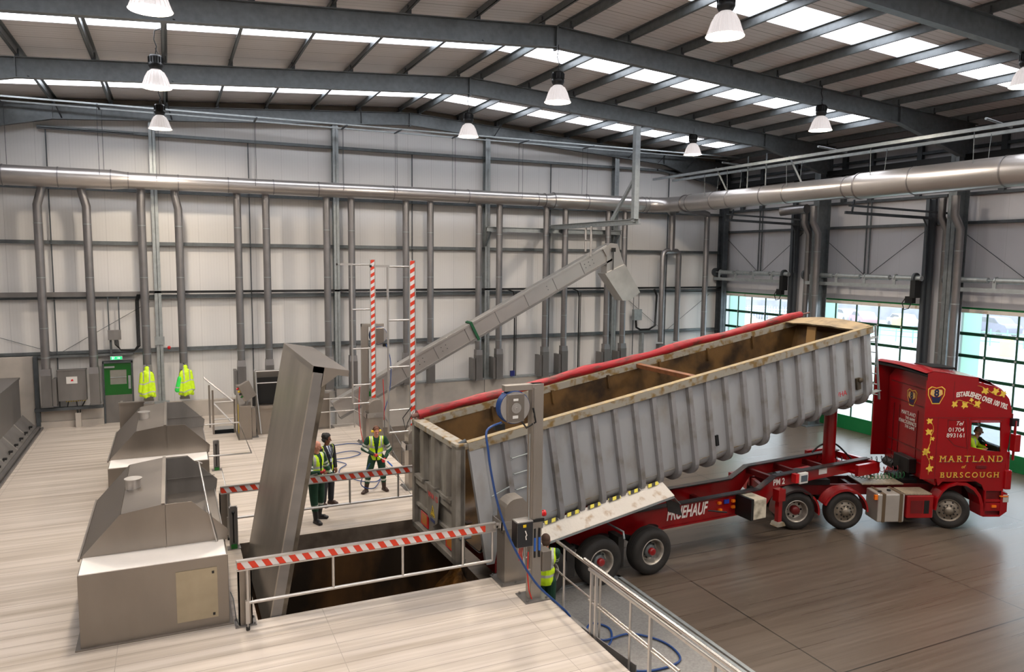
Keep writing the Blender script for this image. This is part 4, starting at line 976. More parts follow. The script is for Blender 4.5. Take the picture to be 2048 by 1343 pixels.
# ------------------------------------------------------------------ control console, tipping hopper, conveyor
t = thing('control_console', 'stainless control console with a tilted operator panel', 'console', (1.9, 25.35, 0))
b = MB(); b.prism([(0, 0, 0), (0, 1.25, 0), (0, 1.25, 1.65), (0, .75, 1.5), (0, 0, 1.12)], (.37, 0, 0)); b.box(-.05, .38, -.05, 1.3, 0, .02); b.box(-.01, .0, .3, .5, .15, 1.1, 1); b.build('console_body', [M_stain, M_yellow], t, bevel=.006)
p = MB(); M = Matrix.Translation((.24, .1, 1.6)) @ Matrix.Rotation(R(-25), 4, 'Y') @ Matrix.Rotation(R(20), 4, 'Z')
p.box(-.2, .2, -.1, .1, -.28, .28, 0, M); pn = p.build('operator_panel', M_stain, t, bevel=.01)
b = MB()
for k, mi in enumerate((0, 1, 2, 3)): b.tube([M @ V((-.2, .0, .2-.1*k)), M @ V((-.26, 0, .2-.1*k))], .03, 10, mi)
b.build('push_button', [M_redbutton, M_yellow, M_black, M_greenb], pn)
MB().tube([(.24, .1, 1.32), (.24, .1, 1.1)], .05, 8).build('panel_stem', M_staind, t)
t = thing('bin_tipper', 'stainless bin tipping hopper partly hidden by the open pit lid', 'machine', (2.5, 25.9, 0))
b = MB(); b.box(.0, 1.1, 0, .04, 0, .92); b.box(-.0, 1.15, -.12, .06, .9, 1.0); b.box(0, 1.15, .9, .94, 0, 2.05); b.build('hopper_front', M_stain, t)
b = MB(); b.box(.05, 1.1, .25, .3, 1.0, 1.9, 1); b.prism([(.02, .1, 1.0), (.02, .5, 1.7), (.02, .9, 2.1), (.02, .9, 0), (.02, .1, 0)], (.02, 0, 0)); b.prism([(1.12, .1, 1.0), (1.12, .5, 1.7), (1.12, .9, 2.1), (1.12, .9, 0), (1.12, .1, 0)], (.02, 0, 0)); b.build('hopper_bucket', [M_staind, M_dark], t)
b = MB(); b.tube([(-.02, .0, 2.15), (1.15, .0, 2.15)], .025, 8); b.tube([(-.02, 0, 1.75), (1.15, 0, 1.75)], .02, 8); b.tube([(-.02, .0, 2.15), (.0, -.1, 1.3), (.05, -.2, .6), (.08, -.3, .1)], .03, 8); b.build('hopper_arm', M_stainl, t)
MB().box(-.2, -.08, -.35, -.25, .0, 1.0).build('support_post', M_stain, t, bevel=.005)
MB().box(-.26, .0, -.4, -.15, 0, .03).build('base_plate', M_staind, t)
MB().box(-.14, -.04, -.06, .02, 1.0, 1.4).build('cylinder', M_black, t)
# mast of tipper right of the lid
t = thing('tipper_mast', 'stainless mast and dark bellows just right of the open pit lid', 'machine', (4.38, 26.0, 0))
b = MB(); b.box(0, .55, 0, .35, 0, 1.25); b.prism([(-.1, 0, 0), (0, 0, 0), (0, 0, 2.0), (-.12, 0, 2.3)], (0, .3, 0)); b.box(-.02, .7, -.1, .4, 0, .02); b.build('mast_body', M_stain, t, bevel=.006)
b = MB(); b.box(-.5, -.12, .05, .3, 0, 1.8); b.build('bellows', M_black, t)
MB().box(.05, .12, -.02, 0, .75, 1.1).build('slot', M_black, t)
# conveyor: inclined trough, head and chute, hung from the roof
t = thing('screw_conveyor', 'long inclined stainless conveyor rising to a chute on the right', 'conveyor', (5.15, 26.15, .63))
hd = V((16.2-5.15, 0, 6.3-.63)); ang = math.atan2(hd.z, hd.x); Ld = hd.length

M = Matrix.Rotation(-ang, 4, 'Y'); 
b = MB(); b.box(0, Ld, -.16, .16, -.30, .22, 0, M); b.box(0, Ld, -.2, .2, .22, .30, 0, M); b.build('trough', M_stainl, t, bevel=.004)
b = MB(); b.box(0, Ld, -.22, .22, -.38, -.30, 0, M)
for k in range(1, 9): b.box(Ld*k/9-.01, Ld*k/9+.01, -.175, .175, -.30, .22, 0, M)
b.build('trough_flange', M_staind, t)
b = MB()
for k in (3.2, 3.4, 3.6, 4.4, 4.6, 9.3, 11.2, 11.4, 11.6):
    for z in (-.1, .05): b.tube([M @ V((k, -.165, z)), M @ V((k, -.18, z))], .018, 6)
b.build('bolt', M_galvd, t)
b = MB(); H = M @ V((Ld, 0, 0))
b.prism([(H.x-.3, -.22, H.z+.1), (H.x+.05, -.22, H.z+.35), (H.x+.38, -.22, H.z+.33), (H.x+.72, -.22, H.z-.5), (H.x+.25, -.22, H.z-.85), (H.x-.1, -.22, H.z-.85), (H.x-.1, -.22, H.z-.2)], (0, .44, 0)); b.build('discharge_head', M_stainl, t, bevel=.005)
b = MB(); b.prism([(H.x-.22, -.3, H.z-.88), (H.x+.72, -.3, H.z-.5), (H.x+1.5, -.3, H.z-1.65), (H.x+1.0, -.3, H.z-1.98), (H.x+.65, -.3, H.z-1.98)], (0, .6, 0)); b.build('chute', mat('chute_steel', '#c2bfba', .38, .7, var=.2, scale=1.5), t, bevel=.006)
b = MB(); b.box(H.x+.1, H.x+.22, -.36, -.22, H.z+.0, H.z+.16); b.tube([(H.x+.16, -.28, H.z), (H.x+.16, -.28, H.z-.75)], .02, 8); b.build('drive_unit', M_black, t)
b = MB(); g = Ld*.47
b.box(g-.05, g+.05, -.24, .24, .28, .34, 0, M); b.box(g-.05, g+.05, -.25, -.2, -.42, .34, 0, M); b.build('pull_cord_band', mat('garland_green', '#0e4a2c', .8), t)
t = thing('conveyor_hanger', 'galvanised hanger frame holding the top of the conveyor', 'bracket', (15.45, 0, 0))
b = MB(); b.box(-.1, .1, 22.95, 23.15, 7.35, 10.75); b.beam((0, 23.05, 9.0), (0, 24.6, 7.5), .1); b.build('hanger_post', M_galvl, t)
b = MB(); b.box(-.1, .1, 22.8, 29.6, 7.45, 7.47); b.box(-.1, .1, 22.8, 29.6, 7.27, 7.29); b.box(-.01, .01, 22.8, 29.6, 7.29, 7.45); b.build('hanger_beam', M_galvl, t)
b = MB(); b.tube([(-.1, 25.95, 7.3), (-.1, 25.95, 6.1)], .045, 10); b.tube([(-.0, 26.55, 7.3), (-.0, 26.55, 6.3)], .045, 10); b.tube([(-.05, 25.95, 6.75), (-.03, 26.55, 6.75)], .03, 8); b.build('hanger_rod', M_stainl, t)
t = thing('wall_beam', 'galvanised support beam fixed on brackets across two end wall columns', 'bracket', (0, 29.45, 7.22))
b = MB(); b.box(12.3, 19.0, -.1, .1, .08, .1); b.box(12.3, 19.0, -.1, .1, -.1, -.08); b.box(12.3, 19.0, -.01, .01, -.08, .08); b.build('beam', M_galvl, t)
for x in (12.42, 18.86): MB().beam((x, -.05, -.1), (x-.12, .2, -.7), .1).build('knee_bracket', M_galv, t)
b = MB(); b.box(-.1, .1, -.06, .06, 0, .16); b.tube([(0, 0, .16), (0, 0, .22)], .05, 10); b.build('call_box', M_greenb, None, 'small green call box hanging by the far hose reel column', 'box', loc=(5.83, 23.6, 1.5))

# ------------------------------------------------------------------ far left: tank and sloping clamp covers
t = thing('storage_tank', 'dark stainless tank wall at the far left edge', 'tank', (-4.68, 0, 0))
b = MB(); b.box(-2.4, 0, 16, 29.0, 0, 1.86); b.box(-2.4, .03, 16, 29.0, 1.84, 1.9); b.build('tank_shell', M_staind, t)
b = MB(); b.prism([(0, 16, .57), (.36, 16, .14), (.36, 16, .0), (0, 16, 0)], (0, 13.3, 0)); b.build('sloping_cover', mat('cover_steel', '#8f8b88', .4, .6, var=.2, scale=2), t)
for k in range(7):
    y = 17.2+1.75*k; b = MB(); b.beam((.0, y, .585), (.36, y, .155), .03, .02); b.build('cover_strap', M_stainl, t)
for k in range(15):
    y = 16.6+.85*k; b = MB(); b.tube([(.28, y, .2), (.32, y, .30)], .015, 6); b.box(.28, .38, y-.05, y+.05, .28, .33); b.build('clamp', M_black, t)
b = MB(); b.box(0, .1, 16, 29.6, 0, .12); b.box(.13, .18, 16, 29.6, 0, .06); b.build('gutter_edge', M_staind, None, 'steel edge gutter along the left border of the white deck', 'gutter', loc=(-4.315, 0, 0))
# ------------------------------------------------------------------ tipping trailer
# local frame: x along the trailer from the tailgate, y across (0 near side, 2.5 far side), z up from the hall floor
TR = thing('tipping_trailer', 'long grey tipping trailer with its body raised over the pit', 'trailer', (5.05, 12.98, -1.0), (0, 0, R(2.3)))
TW = 2.5; BL = 11.46; AL = R(9.4)
def zdeep(s):
    pts = [(0, -2.5), (1.0, -2.42), (2.0, -2.30), (7.45, -2.27), (8.1, -2.08), (BL, -2.05)]
    for (a, za), (b_, zb) in zip(pts[:-1], pts[1:]):
        if a <= s <= b_: return za+(zb-za)*(s-a)/(b_-a)
    return pts[-1][1]
def usec(s, off, n=7, rr=.36):
    """U section at station s; off moves the wall inward"""
    d = zdeep(s)+off; r = rr-off*.3; y0, y1 = off, TW-off
    P = [(y0, 0), (y0, d+r)] + [(y0+r-r*math.cos(a), d+r-r*math.sin(a)) for a in (PI/2*k/n for k in range(1, n+1))]
    return P + [(TW-y, z) for y, z in reversed(P)]
b = MB()
st = [0.02, .5, 1, 1.5, 2, 3, 4.5, 6, 7.45, 7.75, 8.1, 9, 10.2, BL-.04]
def loft(b, secs, mi, sm=False):
    k = len(secs[0]); vs = [v for s in secs for v in s]
    b.add(vs, [(i*k+j, i*k+j+1, (i+1)*k+j+1, (i+1)*k+j) for i in range(len(secs)-1) for j in range(k-1)], mi, sm)
loft(b, [[(s, y, z) for y, z in usec(s, .08)] for s in st], 0, True)
loft(b, [[(s, y, z) for y, z in usec(s, .12)] for s in st], 1, True)
P = usec(BL, .08); b.prism([(BL-.04, y, z) for y, z in P], (.04, 0, 0), 0)
# sloping front scoop and rear lip
b.prism([(BL-.05, .12, -.05), (BL-.9, .12, -1.95), (BL-.9, TW-.12, -1.95), (BL-.05, TW-.12, -.05)], (-.02, 0, 0), 1)
BODY = b.build('tipping_body', [M_binp, M_bini], TR, loc=(0, 0, 3.49), rot=(0, -AL, 0))
# body ribs
RS = [.78, 1.30, 1.83, 2.35, 2.88, 3.40, 3.92, 4.42, 4.93, 5.42, 5.93, 6.46, 7.02, 7.62, 8.20, 8.80, 9.40, 10.0, 10.61, 11.15]
for s in RS:
    b = MB(); w2 = .055
    o = [(y, z) for y, z in usec(s, -.01) if True]; i = usec(s, .085)
    o = [(y, min(z, -.15)) for y, z in o]; i = [(y, min(z, -.15)) for y, z in i]
    k = len(o)
    vs = [(s-w2, y, z) for y, z in o]+[(s+w2, y, z) for y, z in o]+[(s-w2*1.3, y, z) for y, z in i]+[(s+w2*1.3, y, z) for y, z in i]
    b.add(vs, [(j, j+1, k+j+1, k+j) for j in range(k-1)], 0)
    b.add(vs, [(j, j+1, 2*k+j+1, 2*k+j) for j in range(k-1)]+[(k+j, k+j+1, 3*k+j+1, 3*k+j) for j in range(k-1)], 0)
    b.build('body_rib', M_rib, BODY)
for y in (0, TW):
    s = 1 if y == 0 else -1
    b = MB(); b.box(0, BL, y-.03*s, y+.13*s, -.17, .0); b.build('top_rail', M_rim, BODY, bevel=.01)
b = MB(); b.box(BL-.1, BL+.02, 0, TW, -.17, 0); b.build('top_rail', M_rim, BODY)
for y, s in ((0, 1), (TW, -1)):
    b = MB(); b.prism([(0, y-.02*s, -.1), (.30, y-.02*s, -.1), (.30, y-.02*s, -2.2), (.17, y-.02*s, -2.55), (0, y-.02*s, -2.52)], (0, .1*s, 0)); b.build('rear_post', M_binp, BODY, bevel=.008)
# seam line along the lower body
b = MB(); b.box(.3, 7.5, -.0+.082, .09, -1.955, -1.945); b.box(7.9, 11.3, .082, .09, -1.735, -1.725); b.build('seam', M_rim, BODY)
# front sheet lip, inner braces
b = MB(); n = 10
P1 = [(BL-.02, .05+2.4*k/n, .03+.10*math.sin(PI*k/n)) for k in range(n+1)]; P2 = [(BL-.50-.16*math.sin(PI*k/n)-.1*(k % 3)*.3, .05+2.4*k/n, .0+.08*math.sin(PI*k/n)) for k in range(n+1)]
b.add(P1+P2, [(k, k+1, n+2+k, n+1+k) for k in range(n)]); b.add([(x, y, z-.03) for x, y, z in P1+P2], [(k, k+1, n+2+k, n+1+k) for k in range(n)])
b.build('front_lip_sheet', mat('dusty_sheet', '#9c8663', .65, 0, col2='#71624c', thr=(.3, .6), scale=4, detail=8, bump=.4, bscale=6), BODY)
b = MB(); b.box(5.72, 5.84, .1, TW-.1, -.14, -.04); b.build('cross_brace', mat('rust_brown', '#7a4c2c', .6, 0, var=.4, scale=5), BODY)
b = MB(); b.prism([(BL-.5, 1.35, -.05), (BL-.5, 1.65, -.05), (BL-.85, 1.65, -1.6), (BL-.85, 1.35, -1.6)], (.04, 0, 0)); b.build('inner_brace', mat('tan_brace', '#8f6f42', .6), BODY)

for k in range(6):
    b = MB(); b.box(1.6+1.6*k, 1.66+1.6*k, TW-.18, TW-.11, -.45, -.12); b.build('inner_bracket', M_bini, BODY)
# rolled tarpaulin on the far rim
b = MB(); pts = []; rs = []
for k in range(25):
    s = -.1+11.75*k/24; pts.append((s, TW-.02+.02*math.sin(k*1.7), .085+.02*math.sin(k*.9))); rs.append(.105+.016*math.sin(k*2.3)+.01*math.sin(k*5.1))
b.tube(pts, rs, 16); b.build('tarpaulin_roll', M_redt, BODY)
b = MB(); b.tube([(11.6, TW-.02, .08), (12.0, TW-.02, .08)], .025, 8); b.tube([(-.25, TW-.05, .1), (-.05, TW-.05, .1)], .05, 8); b.build('roll_bar', mat('rusty_bar', '#6a4a42', .6), BODY)
for y, s in ((0, 1), (TW, -1)):
    b = MB(); b.box(0, BL, y-.03*s, y+.12*s, .0, .012); b.build('rail_dirt', mat('tan_dirt', '#9c8860', .7, 0, col2='#7d7262', thr=(.3, .6), scale=7), BODY)
# steps on the side
for k in range(6):
    z = -.55-.33*k
    b = MB(); b.tube([(.86, -.03, z), (1.22, -.03, z)], .016, 8); b.tube([(.86, -.03, z), (.86, .06, z)], .012, 6); b.tube([(1.22, -.03, z), (1.22, .06, z)], .012, 6); b.build('step_rung', M_galvl, BODY)
b = MB(); b.tube([(.32, -.03, -1.18), (.72, -.03, -1.1)], .016, 8); b.build('step_rung', M_galvl, BODY)
# front ladder
b = MB()
for y in (.15, .55): b.beam((BL+.30, y, -.05), (BL+.30, y, -2.05), .05, .03)
for z in (-.15, -1.6): b.beam((BL-.0, .15, z-.2), (BL+.3, .15, z-.2), .16, .02); b.beam((BL-.0, .55, z-.2), (BL+.3, .55, z-.2), .16, .02)
ld = b.build('front_ladder', M_galvl, BODY)
for k in range(7): ld and MB().tube([(BL+.30, .15, -.2-.29*k), (BL+.30, .55, -.2-.29*k)], .015, 8).build('step_rung', M_galvl, BODY)
# white guard shelf with hazard tape
b = MB(); b.prism([(1.0, .09, -2.14), (4.44, .09, -2.12), (4.57, -.16, -2.43), (1.0, -.16, -2.42)], (0, -.006, -.014)); b.prism([(1.0, -.16, -2.42), (4.57, -.16, -2.43), (4.57, -.16, -2.50), (1.0, -.16, -2.49)], (0, .02, 0), 1)
b.prism([(4.44, .09, -2.46), (4.57, -.16, -2.47), (4.74, -.14, -2.71), (4.68, .09, -2.68)], (0, 0, -.012), 1); b.build('guard_shelf', [M_whited, M_galvl], BODY)
for a, c in zip(RS[1:8], RS[2:9]):
    if c > 4.5: continue
    b = MB(); b.prism([(a+.12, .06, -2.095), (c-.1, .06, -2.095), (c-.1, .02, -2.155), (a+.12, .02, -2.155)], (0, -.004, .006)); o = b.build('hazard_tape', stripes('tape_y', '#ddd04a', '#2c2a24', .19, -.6, ax=0, bx=2) if 'tape_y' not in MATS else MATS['tape_y'], BODY)
b = MB(); b.prism([(4.42, -.05, -2.48), (4.72, -.12, -2.70), (4.76, -.12, -3.0), (4.45, -.05, -2.82)], (0, .02, 0)); b.build('mud_flap', M_rubber, BODY)
b = MB(); b.box(10.80, 10.94, .02, .08, -1.55, -1.25); b.ell((10.9, -.02, -1.3), (.08, .04, .06)); b.build('lashing_hook', mat('rust_dark', '#4a4030', .6, 0, var=.5, scale=8), BODY)
b = MB(); b.box(6.05, 6.13, .03, .07, -1.75, -1.5); b.build('lashing_hook', M_black, BODY)
text('VHA 15', .19, BODY, (10.09, .078, -1.60), (PI/2, 0, 0), M_redbutton, align='LEFT')
# tailgate hanging from the top hinge
b = MB(); b.box(-.10, -.02, 0, TW, .0, 2.36)
GATE = b.build('tailgate', [M_gate], TR, loc=(-.04, 0, 1.08))
b = MB(); b.box(-.2, .0, 0, .22, 0, 2.36); b.box(-.2, .0, TW-.14, TW, 0, 2.36); b.box(-.2, .02, 0, TW, 0, .12); b.build('gate_frame', M_gate, GATE, bevel=.01)
b = MB(); b.box(-.2, .06, 0, TW, 2.28, 2.4); b.build('gate_top_rail', M_rim, GATE, bevel=.01)
for y in (.62, 1.25, 1.9):
    b = MB(); b.prism([(-.1, y-.16, 1.22), (-.1, y+.16, 1.22), (-.19, y+.1, 1.22), (-.19, y-.1, 1.22)], (0, 0, 1.08)); b.build('gate_channel', M_gate, GATE)
b = MB(); b.box(-.17, -.1, .2, TW-.14, 1.0, 1.2); b.box(-.22, -.1, .25, .75, 1.18, 1.24); b.box(-.22, -.1, 1.1, 1.55, 1.18, 1.24); b.box(-.22, -.1, 1.8, 2.3, 1.18, 1.24); b.box(-.16, -.1, .2, TW-.14, .52, .58); b.build('gate_bar', M_gate, GATE)
b = MB(); b.prism([(-.2, .85, 1.18), (-.2, 1.55, 1.18), (-.2, 1.5, .55), (-.2, 1.2, .4), (-.2, .95, .55)], (-.01, 0, 0)); pl = b.build('gate_plate', M_gate, GATE)
text('VHA 15', .17, pl, (-.216, 1.46, .98), (PI/2, 0, -PI/2), M_redbutton, align='LEFT')
b = MB(); b.prism([(-.214, 1.33, .62), (-.214, 1.07, .62), (-.214, 1.2, .86)], (-.002, 0, 0)); b.build('warning_triangle', M_yellow, pl)
b = MB(); b.prism([(-.218, 1.30, .635), (-.218, 1.10, .635), (-.218, 1.2, .825)], (-.001, 0, 0), 0, [[(-.218, 1.28, .648), (-.218, 1.12, .648), (-.218, 1.2, .80)]]); b.box(-.219, -.217, 1.19, 1.21, .69, .76); b.box(-.219, -.217, 1.19, 1.21, .66, .675); b.build('triangle_mark', M_black, pl)
b = MB(); b.box(-.218, -.212, 1.08, 1.32, .50, .56); b.build('blue_label', M_blueL, pl)
for y in (.28, 1.72):
    b = MB(); b.box(-.125, -.1, y, y+.42, .16, .46); o = b.build('rear_marker', M_redbutton, GATE, label='red and yellow rear marker plate'); b = MB(); b.box(-.128, -.125, y+.06, y+.36, .2, .42); b.build('marker_field', mat('marker_amber', '#b0702a', .4), o)
b = MB(); b.tube([(-.1, .1, 2.36), (.05, .1, 2.42)], .05, 10); b.tube([(-.1, .05, .55), (-.12, -.04, .55), (.1, -.04, .56)], .03, 8); b.build('gate_hinge', M_galvd, GATE)
# chassis
for y in (.70, 1.70):
    P = [(.7, y, .73), (8.55, y, .76), (9.0, y, 1.24), (12.35, y, 1.30), (12.35, y, 1.60), (8.85, y, 1.54), (8.3, y, 1.27), (.7, y, 1.23)]
    b = MB(); b.prism(P, (0, .02, 0)); b.box(.7, 8.5, y-.06, y+.09, .72, .745)
    ch = b.build('chassis_beam', M_redp, TR)
    b = MB(); Q = [(.7, 1.24), (8.3, 1.28), (8.85, 1.55), (12.35, 1.61)]
    for (xa, za), (xb, zb) in zip(Q[:-1], Q[1:]): b.prism([(xa, y-.08, za-.015), (xb, y-.08, zb-.015), (xb, y-.08, zb+.015), (xa, y-.08, za+.015)], (0, .18, 0))
    b.build('beam_flange', mat('worn_black', '#2b2626', .45, 0, col2='#5a2c2a', thr=(.3, .5), scale=6), ch)
for x in (1.2, 2.5, 3.9, 5.4, 7.0, 8.9, 9.9, 11.0):
    z = .95 if x < 8.5 else 1.42
    b = MB(); b.box(x-.05, x+.05, .72, 1.70, z-.06, z+.08); b.build('cross_member', M_redd, TR)
b = MB(); b.box(11.6, 12.35, .4, 2.1, 1.3, 1.36); b.box(11.55, 12.4, .35, .45, 1.28, 1.58); b.box(11.55, 12.4, 2.05, 2.15, 1.28, 1.58); b.box(12.3, 12.4, .35, 2.15, 1.4, 1.58); b.build('front_platform', M_redp, TR)
b = MB(); b.box(5.6, 5.66, 1.5, 1.56, 0, 1); 
text('FRUEHAUF', .42, TR, (5.40, .69, .90), (PI/2, 0, 0), M_letw, align='LEFT', shear=.25, bold=.010, sx=.60)
text('PM 2', .22, TR, (8.80, .69, 1.30), (PI/2, 0, 0), M_letw, align='LEFT', bold=.006, sx=.9)
b = MB(); b.tube([(6.55, .55, 1.02), (6.95, .35, .98)], .02, 8); b.build('stay_bar', M_black, TR)
for x, z in ((6.95, 1.08), (6.98, .9), (7.40, 1.07), (7.40, .92)):
    MB().box(x, x+.09, .63, .69, z, z+.06).build('side_marker', M_orange, TR)
b = MB(); b.box(7.16, 7.31, .66, .69, 1.06, 1.16); b.build('blue_label', mat('blue_label', '#2a3c9a', .4), TR)
b = MB(); b.box(7.62, 8.04, .15, .69, .74, 1.24); b.build('side_locker', mat('grimy_white', '#cfc6b2', .6, 0, col2='#8d8572', thr=(.3, .55), scale=5, detail=6), TR, bevel=.02)
b = MB(); b.box(7.54, 7.62, .15, .69, .74, 1.26); b.build('locker_strap', M_black, TR)
for y in (.42, 2.0):
    b = MB(); b.box(8.68, 8.80, y-.06, y+.06, .42, 1.28); b.box(8.62, 8.86, y-.10, y+.10, 1.0, 1.3); lg = b.build('landing_leg', M_redp, TR)
    b = MB(); b.prism([(8.6, y-.13, .36), (8.88, y-.13, .36), (8.82, y-.13, .46), (8.66, y-.13, .46)], (0, .26, 0)); b.build('landing_foot', M_rim, lg)
b = MB(); b.box(9.45, 9.75, .42, .52, 1.32, 1.60); wl = b.build('work_lamp', M_white, TR, bevel=.015)
MB().box(9.49, 9.71, .41, .42, 1.38, 1.54).build('lamp_lens', mat('lens_grey', '#5f6a74', .15, .3), wl)
MB().box(9.34, 9.45, .45, .6, 1.35, 1.58).build('rear_lamp', M_redbutton, TR)
b = MB(); b.box(10.45, 10.75, .685, .70, 1.38, 1.54); b.build('rating_plate', M_white, TR)
# front ram
b = MB(); b.tube([(11.46, 1.25, 1.30), (11.46, 1.25, 3.5)], .165, 20); b.build('tipping_ram', M_redp, TR)
# wheels
def wheel(name, parent, loc, r=.525, wd=.38, kind='trailer', rot=(0, 0, 0), side=1):
    """axis along local y; outer face at local y = 0, body extends inward (side*y)"""
    M = Matrix.Rotation(-PI/2*side, 4, 'X')   # lathe z -> +y*side
    M = Matrix(((1, 0, 0, 0), (0, 0, side, 0), (0, 1, 0, 0), (0, 0, 0, 1)))
    rr = .30
    b = MB(); b.lathe([(rr-.01, .03), (rr+.03, .012), (rr+.09, .0), (r-.10, .0), (r-.05, .012), (r-.015, .045), (r, .075), (r, wd-.075), (r-.015, wd-.045), (r-.08, wd), (rr, wd)], M, 48)
    for k in range(4):
        z = .10+(wd-.2)*k/3; b.lathe([(r-.0, z-.008), (r+.004, z-.004), (r+.004, z+.004), (r, z+.008)], M, 48)
    w_ = b.build(name, M_rubber, parent, loc=loc, rot=rot)
    b = MB()
    if kind in ('trailer', 'drive'):
        b.lathe([(rr, .025), (rr-.012, .015), (rr-.03, .03), (rr-.045, .10), (rr-.07, .20), (rr-.10, .215), (.14, .215), (0, .20)], M, 40)
    else:
        b.lathe([(rr, .02), (rr-.015, .015), (rr-.03, .05), (rr-.05, .055), (.19, .005), (.17, .0), (.12, .0), (.11, -.02), (.10, -.055), (0, -.06)], M, 40)
    b.build('wheel_rim', {'trailer': mat('worn_alloy', '#b9b2a8', .4, .7, var=.3, scale=8), 'drive': mat('worn_alloy', '#b9b2a8'), 'steer': mat('dusty_alloy', '#8f8578', .45, .6, var=.25, scale=7)}[kind], w_)
    if kind == 'trailer':
        b = MB(); b.lathe([(.155, .215), (.15, .13), (.12, .10), (.0, .10)], M, 24)
        for k in range(10): a = 2*PI*k/10; b.tube([M @ V((.175*math.cos(a), .175*math.sin(a), .21)), M @ V((.175*math.cos(a), .175*math.sin(a), .16))], .017, 6)
        b.build('hub', M_galv, w_)
        b = MB(); b.lathe([(.085, .12), (.085, .03), (.06, .015), (0, .015)], M, 16); b.build('hub_cap', M_redp, w_)
    elif kind == 'drive':
        b = MB(); b.lathe([(.12, .21), (.115, .08), (.09, .05), (0, .05)], M, 20); b.build('hub', M_redd, w_)
        b = MB()
        for k in range(8): a = 2*PI*k/8; b.ell(M @ V((.19*math.cos(a), .19*math.sin(a), .214)), .028, 10, 6)
        b.build('hand_hole', M_dark, w_)
    else:
        for k in range(10): a = 2*PI*k/10; MB().tube([M @ V((.145*math.cos(a), .145*math.sin(a), .0)), M @ V((.145*math.cos(a), .145*math.sin(a), -.03))], .018, 8).build('wheel_nut', M_black, w_)
        b = MB()
        for k in range(8): a = 2*PI*(k+.5)/8; b.ell(M @ V((.225*math.cos(a), .225*math.sin(a), .035)), .024, 10, 6)
        b.build('hand_hole', M_dark, w_)
    return w_
for x in (1.80, 3.16, 4.52):
    wheel('trailer_wheel', TR, (x, .0, .53)); wheel('trailer_wheel', TR, (x, TW, .53), side=-1)
    MB().tube([(x, .3, .53), (x, 2.2, .53)], .07, 12).build('axle', M_black, TR)
    for y in (.45, 2.05):
        b = MB(); b.beam((x-.5, y, .85), (x+.1, y, .6), .1, .08); b.tube([(x+.3, y, .6), (x+.3, y, .95)], .13, 14); b.build('suspension_arm', M_black, TR)
b = MB(); b.tube([(3.7, .62, 1.12), (3.75, .1, 1.1), (3.75, .06, .95)], .025, 8); b.build('mudguard_stay', M_galvl, TR)
MB().box(2.35, 2.55, .15, .6, .3, .95).build('mud_flap', M_rubber, TR); MB().box(3.7, 3.85, .2, .6, .25, .95).build('mud_flap', M_rubber, TR)
b = MB(); b.box(.65, .75, .1, 2.4, .75, .95); b.build('rear_bumper', M_redd, TR)

# ------------------------------------------------------------------ tractor unit
TK = thing('tractor_unit', 'dark red tractor unit with gold lettering coupled to the trailer', 'lorry', (15.84, 13.48, -1.0), (0, 0, R(-22)))
for a, k, inset in ((-1.29, 'drive', .03), (0, 'steer', .03), (2.80, 'steer', .06)):
    rt = (0, 0, R(-22)) if a > 2 else (0, 0, 0)
    wheel('truck_wheel', TK, (a, inset, .505), .5, .34 if a > -1 else .6, k, rt); wheel('truck_wheel', TK, (a, TW-inset, .505), .5, .34 if a > -1 else .6, k, rt, -1)
    MB().tube([(a, .4, .5), (a, 2.1, .5)], .09, 12).build('axle', M_black, TK)
for y in (.82, 1.62): MB().box(-2.0, 3.6, y-.04, y+.04, .72, 1.0).build('chassis_rail', M_redd, TK)
for x in (-1.9, -.65, .6, 1.5): MB().box(x-.05, x+.05, .8, 1.64, .75, .95).build('cross_member', M_redd, TK)
b = MB(); b.prism([(-1.3, .75, 1.0), (-.1, .75, 1.0), (-.1, 1.7, 1.0), (-1.3, 1.7, 1.0)], (0, 0, .14)); b.tube([(-.75, 1.22, 1.1), (-.75, 1.22, 1.2)], .5, 28); b.build('fifth_wheel', mat('greasy_steel', '#3c3a3a', .35, .5, var=.3), TK)
def guard(a, r, m, name='mudguard', a0=8, a1=172, y0=.0, y1=.42, dz=.5):
    P = [(a+r*math.cos(R(t)), dz+r*math.sin(R(t))) for t in range(a0, a1+1, 6)]
    for s in (0, 1):
        b = MB(); k = len(P); ya, yb = (y0, y1) if s == 0 else (TW-y0, TW-y1)
        vs = [(x, ya, z) for x, z in P]+[(x, yb, z) for x, z in P]; b.add(vs, [(i, i+1, k+i+1, k+i) for i in range(k-1)], 0, True)
        q = [(x, ya, z) for x, z in P]+[(a+(x-a)*.92, ya, dz+(z-dz)*.92) for x, z in P]; b.add(q, [(i, i+1, k+i+1, k+i) for i in range(k-1)], 0)
        if s == 0 and name == 'ribbed_mudguard':
            for j in range(6):
                yy = .07+.055*j; b.tube([(a+(r+.004)*math.cos(R(t)), yy, dz+(r+.004)*math.sin(R(t))) for t in range(a0, a1+1, 10)], .008, 5)
        b.build(name, m, TK)
guard(0, .60, M_redp, 'ribbed_mudguard', 0, 165); guard(-1.29, .60, mat('black_wing', '#2a1d1e', .4), 'mudguard', 55, 130); guard(-1.29, .595, M_redp, 'mudguard', -8, 50); guard(-1.29, .595, M_redp, 'mudguard', 132, 190)
b = MB(); b.box(.84, 1.56, .0, .62, .22, .97); tk = b.build('fuel_tank', M_alu, TK, bevel=.03)
b = MB()
for x in (1.0, 1.46): b.box(x-.045, x+.045, -.006, .0, .22, .975); b.box(x-.045, x+.045, -.006, .63, .975, .982); b.box(x-.012, x+.012, -.01, .64, .982, .986)
b.build('tank_strap', mat('strap_brown', '#6d5c48', .5, .4), tk)
for x in (.98, 1.28): MB().tube([(x, .2+.1*(x > 1.1), .975), (x, .2+.1*(x > 1.1), 1.01)], .05, 16).build('filler_cap', M_black, tk)
